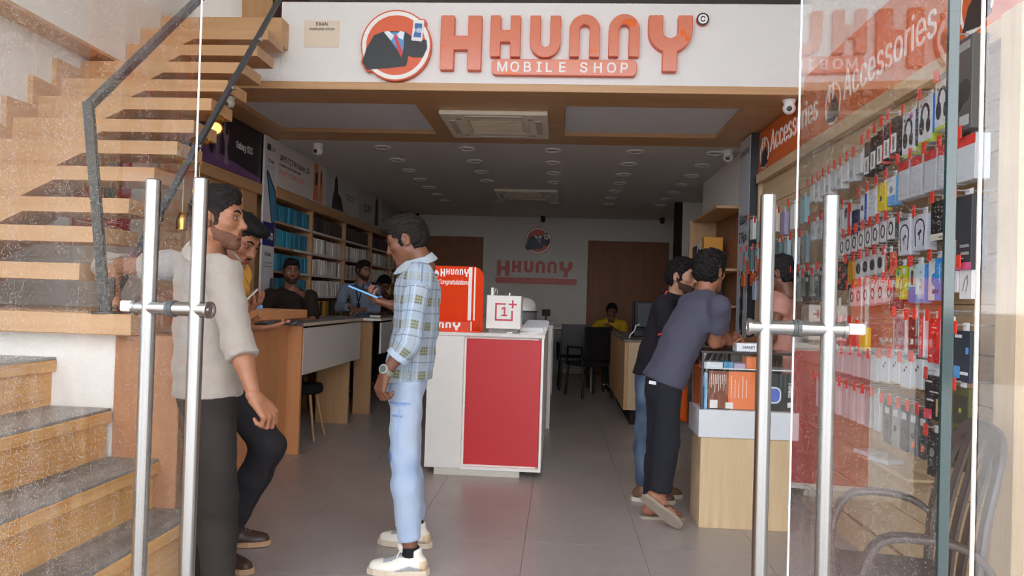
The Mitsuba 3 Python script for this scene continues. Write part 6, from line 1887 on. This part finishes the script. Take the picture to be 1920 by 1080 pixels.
# hooks and hanging goods
HK, gc = {}, {}
RED, WHT, STEEL = (214, 62, 48), (226, 226, 228), (150, 148, 144)
def hook(y, z, x0):
    k = (round(y, 2), round(z, 2))
    if k in HK:
        return
    HK[k] = 1
    kk = part(dw, 'hook', cyl((1.668, y, z), (x0, y, z), 0.003, 6), 'satin', STEEL)
    part(kk, 'tag', obox((x0 - 0.002, y, z - 0.010), (0.002, 0.016, 0.024), rotz(rng.uniform(-0.12, 0.12)), 0.0005), 'satin', RED)


def pack(label, y, w, z, h, d, col, art=(), group=None, xf=1.52, hk=True, side=None, bottom=None, name='package', mat='satin', cat_='package'):
    """hanging package: near edge y, width w, top z, height h, depth d; its face looks into the shop (-x)"""
    if group:
        gc[group] = gc.get(group, 0) + 1
        label = f'{label}, {_ORD[gc[group] - 1]} one'
    q_ = 1.0102 * y + 0.087
    z = 1.3 + (z - 1.3) * q_ / y
    h = h * q_ / y
    y = q_
    k = thing(name, label, cat_, group)
    part(k, 'body', bx(xf, xf + d, y, y + w, z - h, z, 0.002), mat, col)
    if hk:
        hook(y + w / 2, z + 0.022, xf - 0.025)
        part(k, 'hang_tab', bx(xf + d * 0.5, xf + d * 0.5 + 0.0012, y + w * 0.32, y + w * 0.68, z - 0.001, z + 0.030, 0.0004), 'satin', (224, 224, 226))
    if side:
        part(k, 'side_print', bx(xf + 0.001, xf + d - 0.001, y - 0.0008, y + 0.0006, z - h + (h * 0.18 if bottom else 0.001), z - 0.001, 0.0002), 'satin', side)
    if bottom:
        part(k, 'base_print', cat(bx(xf + 0.001, xf + d - 0.001, y - 0.0008, y + 0.0006, z - h + 0.001, z - h * 0.82, 0.0002), bx(xf - 0.0008, xf + 0.001, y + 0.001, y + w - 0.001, z - h + 0.001, z - h * 0.93, 0.0002)), 'satin', bottom)
    for a in art:
        kind = a[0]
        yc = -(y + w / 2)
        zc = z - h / 2
        if kind == 'rect':      # fractions of the face, left is the far end
            _, u0, u1, v0, v1, c = a
            wallart(k, 'print', sbox(-(y + w) + u0 * w, z - h + v0 * h, -(y + w) + u1 * w, z - h + v1 * h), xf, c)
        elif kind == 'ring':
            _, r, t, c = a
            wallart(k, 'print', affinity.scale(Point(yc, zc).buffer(r).difference(Point(yc, zc).buffer(r - t)), 0.75, 1.0), xf, c)
        elif kind == 'disc':
            _, u, v, r, c = a
            wallart(k, 'print', Point(-(y + w) + u * w, z - h + v * h).buffer(r, 8), xf, c)
        elif kind == 'neckband':
            c = a[1]
            ww, hh = w * 0.36, h * 0.36
            pts = [(yc - ww * .8, zc - hh)] + [(yc + ww * math.cos(t), zc + hh * (.25 + .75 * math.sin(t))) for t in np.linspace(math.pi, 0, 14)] + [(yc + ww * .8, zc - hh)]
            wallart(k, 'print', LineString(pts).buffer(0.0035), xf, c)
            wallart(k, 'print', unary_union([Point(yc - .006, zc - .005).buffer(0.008, 6), Point(yc + .008, zc + .004).buffer(0.008, 6), LineString([(yc, zc - .03), (yc, zc)]).buffer(0.0025)]), xf, c)
        elif kind == 'headphone':
            c = a[1]
            pts = [(yc + 0.26 * w * math.cos(t), zc + 0.02 + 0.24 * h * math.sin(t)) for t in np.linspace(math.pi * 1.05, -0.05 * math.pi, 14)]
            wallart(k, 'print', unary_union([LineString(pts).buffer(0.007), affinity.scale(Point(yc - 0.24 * w, zc - 0.10 * h).buffer(0.026, 8), 0.8, 1.4), affinity.scale(Point(yc + 0.22 * w, zc - 0.12 * h).buffer(0.022, 8), 0.8, 1.4)]), xf, c)
        elif kind == 'cable':
            c = a[1]
            pts = [(yc - w * .2, zc - h * .25), (yc - w * .05, zc + h * .05), (yc + w * .18, zc + h * .18), (yc + w * .2, zc - h * .05), (yc + w * .05, zc - h * .28)]
            wallart(k, 'print', LineString(pts).buffer(0.0025), xf, c)
        elif kind == 'lines':
            _, n, c = a
            for i in range(n):
                wallart(k, 'print', sbox(-(y + w) + .15 * w, z - h * (.15 + .7 * i / n) - .003, -(y + w) + (.55 + .3 * ((i * 7) % 3) / 2) * w, z - h * (.15 + .7 * i / n)), xf, c)
    return k


DK = (52, 52, 56)
# first hook row: headphone cartons and small boxed earphones
pack('large black and clear headphone pack at the street end of the top hook row', 2.745, 0.16, 2.30, 0.34, 0.06, (86, 82, 80), [('disc', .35, .35, .05, (44, 44, 46)), ('disc', .68, .42, .045, (60, 58, 58)), ('rect', .1, .9, .86, .95, (150, 148, 146)), ('rect', .5, .9, .05, .16, (170, 168, 166))], xf=1.50)
for i, (y, zt) in enumerate(((2.935, 2.205), (3.075, 2.175), (3.225, 2.150))):
    pack(f'white and blue headphone carton, {["nearest the street", "middle one", "furthest inside"][i]} of three on the top hook row', y, 0.122, zt, 0.192, 0.042, (206, 210, 212), [('headphone', (46, 46, 50)), ('rect', .05, .95, .01, .07, (176, 196, 60)), ('disc', .2, .85, .008, (120, 122, 126))] + ([('disc', .7, .9, .014, (170, 90, 150))] if i == 2 else []), side=(30, 124, 206) if i < 2 else (36, 60, 90), bottom=(178, 198, 56))
for i in range(5):
    pack('slim black topped earphone carton with white lower window on the top hook row', 3.40 + 0.075 * i, 0.062, 2.165 - 0.012 * i, 0.165, 0.05, (54, 46, 46), [('rect', .06, .94, .05, .56, (222, 220, 216)), ('rect', .34, .66, .12, .48, (46, 46, 50))], group='black and white slim cartons of the top hook row', side=RED if i in (1, 2) else None)
for i in range(9):
    pack('small white carton in the far half of the top hook row', 3.80 + 0.088 * i, 0.072, 2.08 - 0.006 * i, 0.10 + 0.02 * (i % 2), 0.045, [(206, 208, 206), (196, 200, 200), (214, 214, 212)][i % 3], [('rect', .3, .7, .2, .5, (160, 164, 166))] if i % 2 else [], group='small white cartons of the top hook row')
for i in range(7):
    c = [(150, 190, 200), (206, 210, 206), (150, 140, 170), (196, 186, 176), (216, 216, 214)][i % 5]
    nm = ['aqua', 'white', 'lilac', 'beige', 'white'][i % 5]
    pack(f'{nm} slim accessory pack hanging at the far end of the top hook rows', 4.66 + 0.21 * i, 0.09, 1.985 - 0.02 * (i % 3), 0.16, 0.03, c, group=f'{nm} packs at the far end of the top hook rows')
# second row: white cartons with red tops
for i, (y, w) in enumerate(((2.75, .13), (2.90, .12), (3.035, .10), (3.155, .10), (3.275, .10))):
    pack(f'red topped white charger carton, number {["one", "two", "three", "four", "five"][i]} from the street on the second hook row', y, w, 1.945, 0.165, 0.055, (190, 192, 196), [('rect', 0.0, 1.0, .78, 1.0, (206, 62, 54)), ('rect', .1, .5, .1, .14, (180, 184, 190))], side=(176, 180, 186))
sec = [('pale blue headset card with a dark picture', (100, 160, 206), [('rect', 0, 1, .35, 1, (216, 222, 226)), ('disc', .5, .55, .018, DK)]), ('bright yellow earphone card', (220, 196, 30), [('disc', .4, .45, .012, (60, 60, 40))]), ('white accessory card with grey print', (208, 210, 212), [('lines', 4, (170, 172, 176))]),
       ('white and blue accessory card', (206, 210, 216), [('rect', .68, 1, 0, 1, (64, 90, 160)), ('disc', .35, .5, .014, DK)]), ('navy blue drawstring pouch with a white mark', (48, 56, 84), [('disc', .5, .3, .012, (206, 206, 210))]), ('white card with a magenta side', (206, 200, 204), [('rect', .6, 1, 0, 1, (196, 62, 96)), ('rect', .1, .5, .5, .9, (60, 50, 54))]),
       ('pale grey boxed charger with dark window', (190, 196, 194), [('rect', .3, .5, .25, .7, (70, 76, 80))])]
for i, (lab, c, art) in enumerate(sec):
    pack(lab + ' on the second hook row', 3.40 + 0.105 * i, 0.085, 1.90 - 0.012 * i - (0.05 if 'pouch' in lab else 0), 0.13, 0.035, c, art)
for i in range(4):
    pack('pale blue grey charger box in the middle of the second hook row', 4.14 + 0.105 * i, 0.09, 1.81, 0.11, 0.05, (186, 194, 198), [('rect', .25, .6, .3, .6, (140, 150, 156))], group='pale boxes of the second hook row')
for i in range(9):
    c = [(126, 150, 156), (176, 190, 192), (150, 170, 176), (96, 120, 124)][i % 4]
    pack('teal grey hanging cable pouch deep on the accessory wall', 4.62 + 0.19 * i, 0.08, 1.745, 0.17, 0.025, c, group='teal grey pouches deep on the wall')
# third row
pack('large black headphone pack with pink band, street end of the third hook row', 2.745, 0.155, 1.725, 0.27, 0.06, (58, 58, 60), [('rect', .1, .32, .06, .42, (190, 170, 172)), ('rect', .55, .9, .2, .24, (150, 150, 152)), ('rect', .5, .9, .3, .34, (140, 140, 142)), ('rect', 0, 1, 0, .10, (206, 90, 130)), ('rect', 0, .45, .02, .08, (214, 110, 50))], xf=1.51)
pack('black speaker carton with white base on the third hook row', 2.945, 0.125, 1.735, 0.155, 0.05, (38, 36, 38), [('rect', 0, 1, 0, .17, (206, 200, 186)), ('rect', .55, .8, .04, .10, (70, 66, 60))], side=(46, 44, 46))
for i, y in enumerate((3.105, 3.245)):
    pack(f'white carton printed with a dark neckband earphone, {["nearer", "further"][i]} of two on the third hook row', y, 0.115, 1.70 - .01 * i, 0.15, 0.045, (206, 208, 216), [('neckband', (48, 50, 58))], side=(196, 198, 206))
for i in range(8):
    pack('white smartwatch carton with a dark round dial on the third hook row', 3.40 + 0.085 * i, 0.078, 1.715 - 0.006 * i, 0.095, 0.08, (212, 210, 208), [('ring', .032, .010, (58, 56, 60))], side=(70, 76, 84), group='smartwatch cartons of the third hook row')
pack('pale blue accessory card beside the smartwatch cartons on the third hook row', 4.10, 0.085, 1.70, 0.13, 0.03, (190, 206, 220))
for i in range(6):
    pack('orange hanging accessory card deep on the accessory wall by the pillar', 5.42 + 0.15 * i, 0.10, 1.66 - 0.10 * (i % 2), 0.10, 0.02, (214, 104, 50), group='orange cards deep on the wall')
for i in range(3):
    pack('pale blue slim box hanging below the orange cards by the pillar', 5.55 + 0.13 * i, 0.085, 1.50, 0.15, 0.03, (180, 196, 212), group='pale blue boxes below the orange cards')
# fourth row
pack('white carton with a pale cable picture, nearest the street on the fourth hook row', 2.755, 0.085, 1.475, 0.125, 0.03, (216, 212, 210), [('cable', (130, 130, 134))])
pack('white carton with a thin cable picture set slightly lower on the fourth hook row', 2.85, 0.075, 1.485, 0.11, 0.03, (212, 208, 206), [('cable', (140, 140, 144))])
pack('white and sky blue neckband carton on the fourth hook row', 2.955, 0.125, 1.51, 0.165, 0.035, (206, 216, 222), [('rect', .45, 1, 0, 1, (36, 136, 210)), ('disc', .45, .5, .028, (36, 136, 210)), ('rect', .3, .75, .16, .26, (40, 70, 110)), ('rect', .72, .78, .4, .85, (200, 220, 236))], side=(40, 140, 214))
pack('mint and blue earphone carton with a running figure on the fourth hook row', 3.115, 0.135, 1.495, 0.16, 0.035, (190, 214, 196), [('rect', .62, 1, .1, 1, (196, 216, 224)), ('rect', 0, 1, 0, .22, (48, 126, 200)), ('rect', 0, .45, .22, .42, (48, 126, 200)), ('disc', .22, .78, .012, (80, 66, 60)), ('rect', .14, .30, .45, .74, (84, 74, 70)), ('rect', .72, .84, .75, .82, (90, 110, 140)), ('rect', .72, .84, .55, .62, (90, 110, 140)), ('rect', .72, .84, .35, .42, (90, 110, 140))], side=(70, 140, 206))
pack('lime green cable carton on the fourth hook row', 3.275, 0.105, 1.495, 0.145, 0.03, (178, 190, 34), [('cable', (90, 104, 30)), ('rect', .66, .9, .76, .92, (214, 214, 196)), ('disc', .25, .78, .012, (60, 140, 140))], side=(160, 172, 30))
pack('orange strap pack with a dark band on the upper fourth hook row', 3.41, 0.085, 1.56, 0.105, 0.02, (214, 96, 62), [('rect', .35, .65, .3, 1, (80, 58, 54))])
for i in range(4):
    pack('white carton with a large dark dial, upper fourth hook row', 3.51 + 0.085 * i, 0.078, 1.57 - 0.006 * i, 0.10, 0.05, (206, 206, 204), [('disc', .5, .5, .028, (64, 62, 64))], group='dark dial cartons of the upper fourth row')
pack('yellow slim battery pack on the upper fourth hook row', 3.87, 0.075, 1.545, 0.12, 0.03, (206, 150, 44))
pack('black and red toy like accessory pack on the upper fourth hook row', 3.97, 0.12, 1.55, 0.15, 0.03, (60, 46, 44), [('disc', .3, .75, .014, RED), ('disc', .75, .5, .014, RED), ('disc', .25, .3, .014, RED)])
pack('white smartwatch carton with slate blue side, nearest in the lower fourth row', 3.40, 0.085, 1.435, 0.095, 0.09, (208, 206, 206), [('ring', .03, .010, (50, 50, 56))], side=(66, 78, 98))
for i in range(5):
    pack('white smartwatch carton with dark strap picture in the lower fourth row', 3.50 + 0.085 * i, 0.078, 1.43 - 0.005 * i, 0.095, 0.07, (206, 204, 202), [('ring', .028, .010, (54, 54, 58))], group='smartwatch cartons of the lower fourth row')
for i in range(7):
    pack('dark teal cable blister deep in the middle of the accessory wall', 4.30 + 0.085 * i, 0.07, 1.53 - 0.03 * (i % 2), 0.16, 0.02, [(60, 74, 74), (90, 104, 102), (126, 138, 134)][i % 3], [('rect', .2, .8, .75, .9, (190, 196, 192))], group='dark teal blisters in the middle of the wall')
# fifth row
k = pack('dark navy cable carton with blue panel at the street end of the fifth hook row', 2.755, 0.12, 1.235, 0.185, 0.03, (48, 56, 66), [('rect', .06, .42, .06, .30, (84, 150, 206)), ('rect', .45, .9, .14, .20, (206, 210, 214)), ('rect', .1, .5, .86, .92, (206, 210, 214)), ('rect', .75, .9, .55, .68, (84, 150, 206))])
pack('white and red long card behind the navy carton on the fifth hook row', 2.895, 0.05, 1.285, 0.19, 0.02, (214, 206, 204), [('rect', .5, .85, .1, .9, (206, 70, 66))])
pack('bright red cable carton on the fifth hook row', 2.975, 0.095, 1.275, 0.175, 0.03, (208, 44, 44), [('rect', .3, .7, .78, .81, (226, 180, 176)), ('cable', (96, 30, 34)), ('rect', .1, .35, .14, .18, (226, 190, 186))], side=(214, 214, 216))
pack('white card printed with a red strip of dots on the fifth hook row', 3.105, 0.05, 1.28, 0.165, 0.025, (206, 206, 208), [('rect', .2, .85, 0, 1, (206, 70, 76))] + [('disc', .52, .1 + .135 * j, .006, (230, 214, 214)) for j in range(7)])
pack('black windowed earphone carton on the fifth hook row', 3.17, 0.075, 1.275, 0.155, 0.03, (50, 46, 46), [('rect', .35, .65, .28, .42, (206, 200, 196)), ('disc', .6, .7, .005, (220, 220, 220))])
pack('white framed carton showing a grey neckband headset on the fifth hook row', 3.265, 0.125, 1.285, 0.165, 0.035, (212, 208, 206), [('rect', .1, .9, .08, .92, (140, 138, 138)), ('neckband', (52, 50, 50)), ('rect', .3, .7, .08, .2, (196, 70, 62))])
pack('bright yellow small carton between red cards on the fifth hook row', 3.70, 0.07, 1.215, 0.115, 0.03, (224, 196, 34))
for i in range(4):
    pack('red hanging adaptor card on the fifth hook row', 3.80 + 0.075 * i, 0.062, 1.235, 0.12, 0.02, (206, 66, 52), [('rect', .3, .7, .6, .9, (226, 206, 200))], group='red adaptor cards of the fifth hook row')
pack('black screen guard pack above the white framed headset carton', 3.33, 0.10, 1.40, 0.10, 0.02, (50, 46, 46))
# sixth row
pack('olive and black cable blister at the street end of the sixth hook row', 2.755, 0.12, 1.03, 0.30, 0.02, (84, 84, 52), [('rect', .1, .9, .55, .9, (60, 64, 50)), ('disc', .5, .72, .010, (214, 206, 60)), ('rect', .2, .5, .1, .5, (50, 54, 48))])
k = pack('black power bank carton with white flash print on the sixth hook row', 2.965, 0.125, 1.05, 0.17, 0.03, (34, 32, 34), [('rect', .05, .5, .84, .88, (206, 206, 206)), ('rect', .35, .9, .62, .65, (190, 190, 190)), ('rect', .2, .6, .42, .46, (206, 206, 206)), ('rect', .78, .88, .1, .5, (190, 160, 110)), ('rect', 0.0, .5, .0, .22, (220, 80, 90))])
for i in range(4):
    pack('white earbud carton with a small dark picture on the sixth hook row', 3.11 + 0.105 * i, 0.095, 1.105 - 0.01 * (i % 2), 0.12, 0.07, (208, 212, 214), [('disc', .40, .62, .007, DK), ('disc', .58, .74, .006, DK), ('rect', 0, 1, 0, .04, (196, 180, 140))], group='white earbud cartons of the sixth hook row')
for i in range(6):
    pack('plain pale grey carton further along the sixth hook row', 3.55 + 0.11 * i, 0.09, 1.085, 0.115, 0.05, [(196, 198, 196), (186, 188, 186)][i % 2], group='pale grey cartons of the sixth hook row')
# seventh row: cables in clear sleeves
for i in range(5):
    c = [(70, 70, 72), (120, 118, 116), (60, 62, 66), (150, 148, 146), (86, 84, 82)][i]
    k = pack('grey and black cable card with an orange corner on the lowest hook row', 3.06 + 0.085 * i, 0.07, 0.90, 0.19, 0.018, c, [('rect', .2, .8, .7, .85, (196, 196, 196)), ('disc', .5, .42, .014, (40, 40, 42))] + ([('rect', .3, .7, .15, .3, (214, 110, 50))] if i in (0, 1) else []), group='cable cards of the lowest hook row')
for i in range(9):
    pack('pale cable sleeve further along the lowest hook row', 3.52 + 0.10 * i, 0.06, 0.915, 0.17, 0.018, [(196, 196, 192), (176, 176, 174), (206, 206, 202)][i % 3], group='pale cable sleeves of the lowest hook row')
pack('black car charger blister hanging below the power bank carton', 2.98, 0.075, 0.83, 0.17, 0.03, (38, 38, 40), [('disc', .5, .55, .018, (130, 128, 126)), ('disc', .5, .3, .012, (90, 90, 92))])
for i in range(2):
    single('cable_bag', f'folded clear cable bag lying on the ledge low on the slat wall, {["nearer", "further"][i]} one', 'bag', obox((1.60, 3.75 + 0.17 * i, 0.575), (0.05, 0.07, 0.012), rotz(0.3), 0.006), 'gloss', (196, 196, 192))
part(dw, 'ledge', bx(1.55, 1.668, 3.4, 4.2, 0.548, 0.562, 0.002), 'slat_oak')
for y, z in ((2.83, 2.34), (3.0, 2.24), (3.14, 2.24)):
    pass
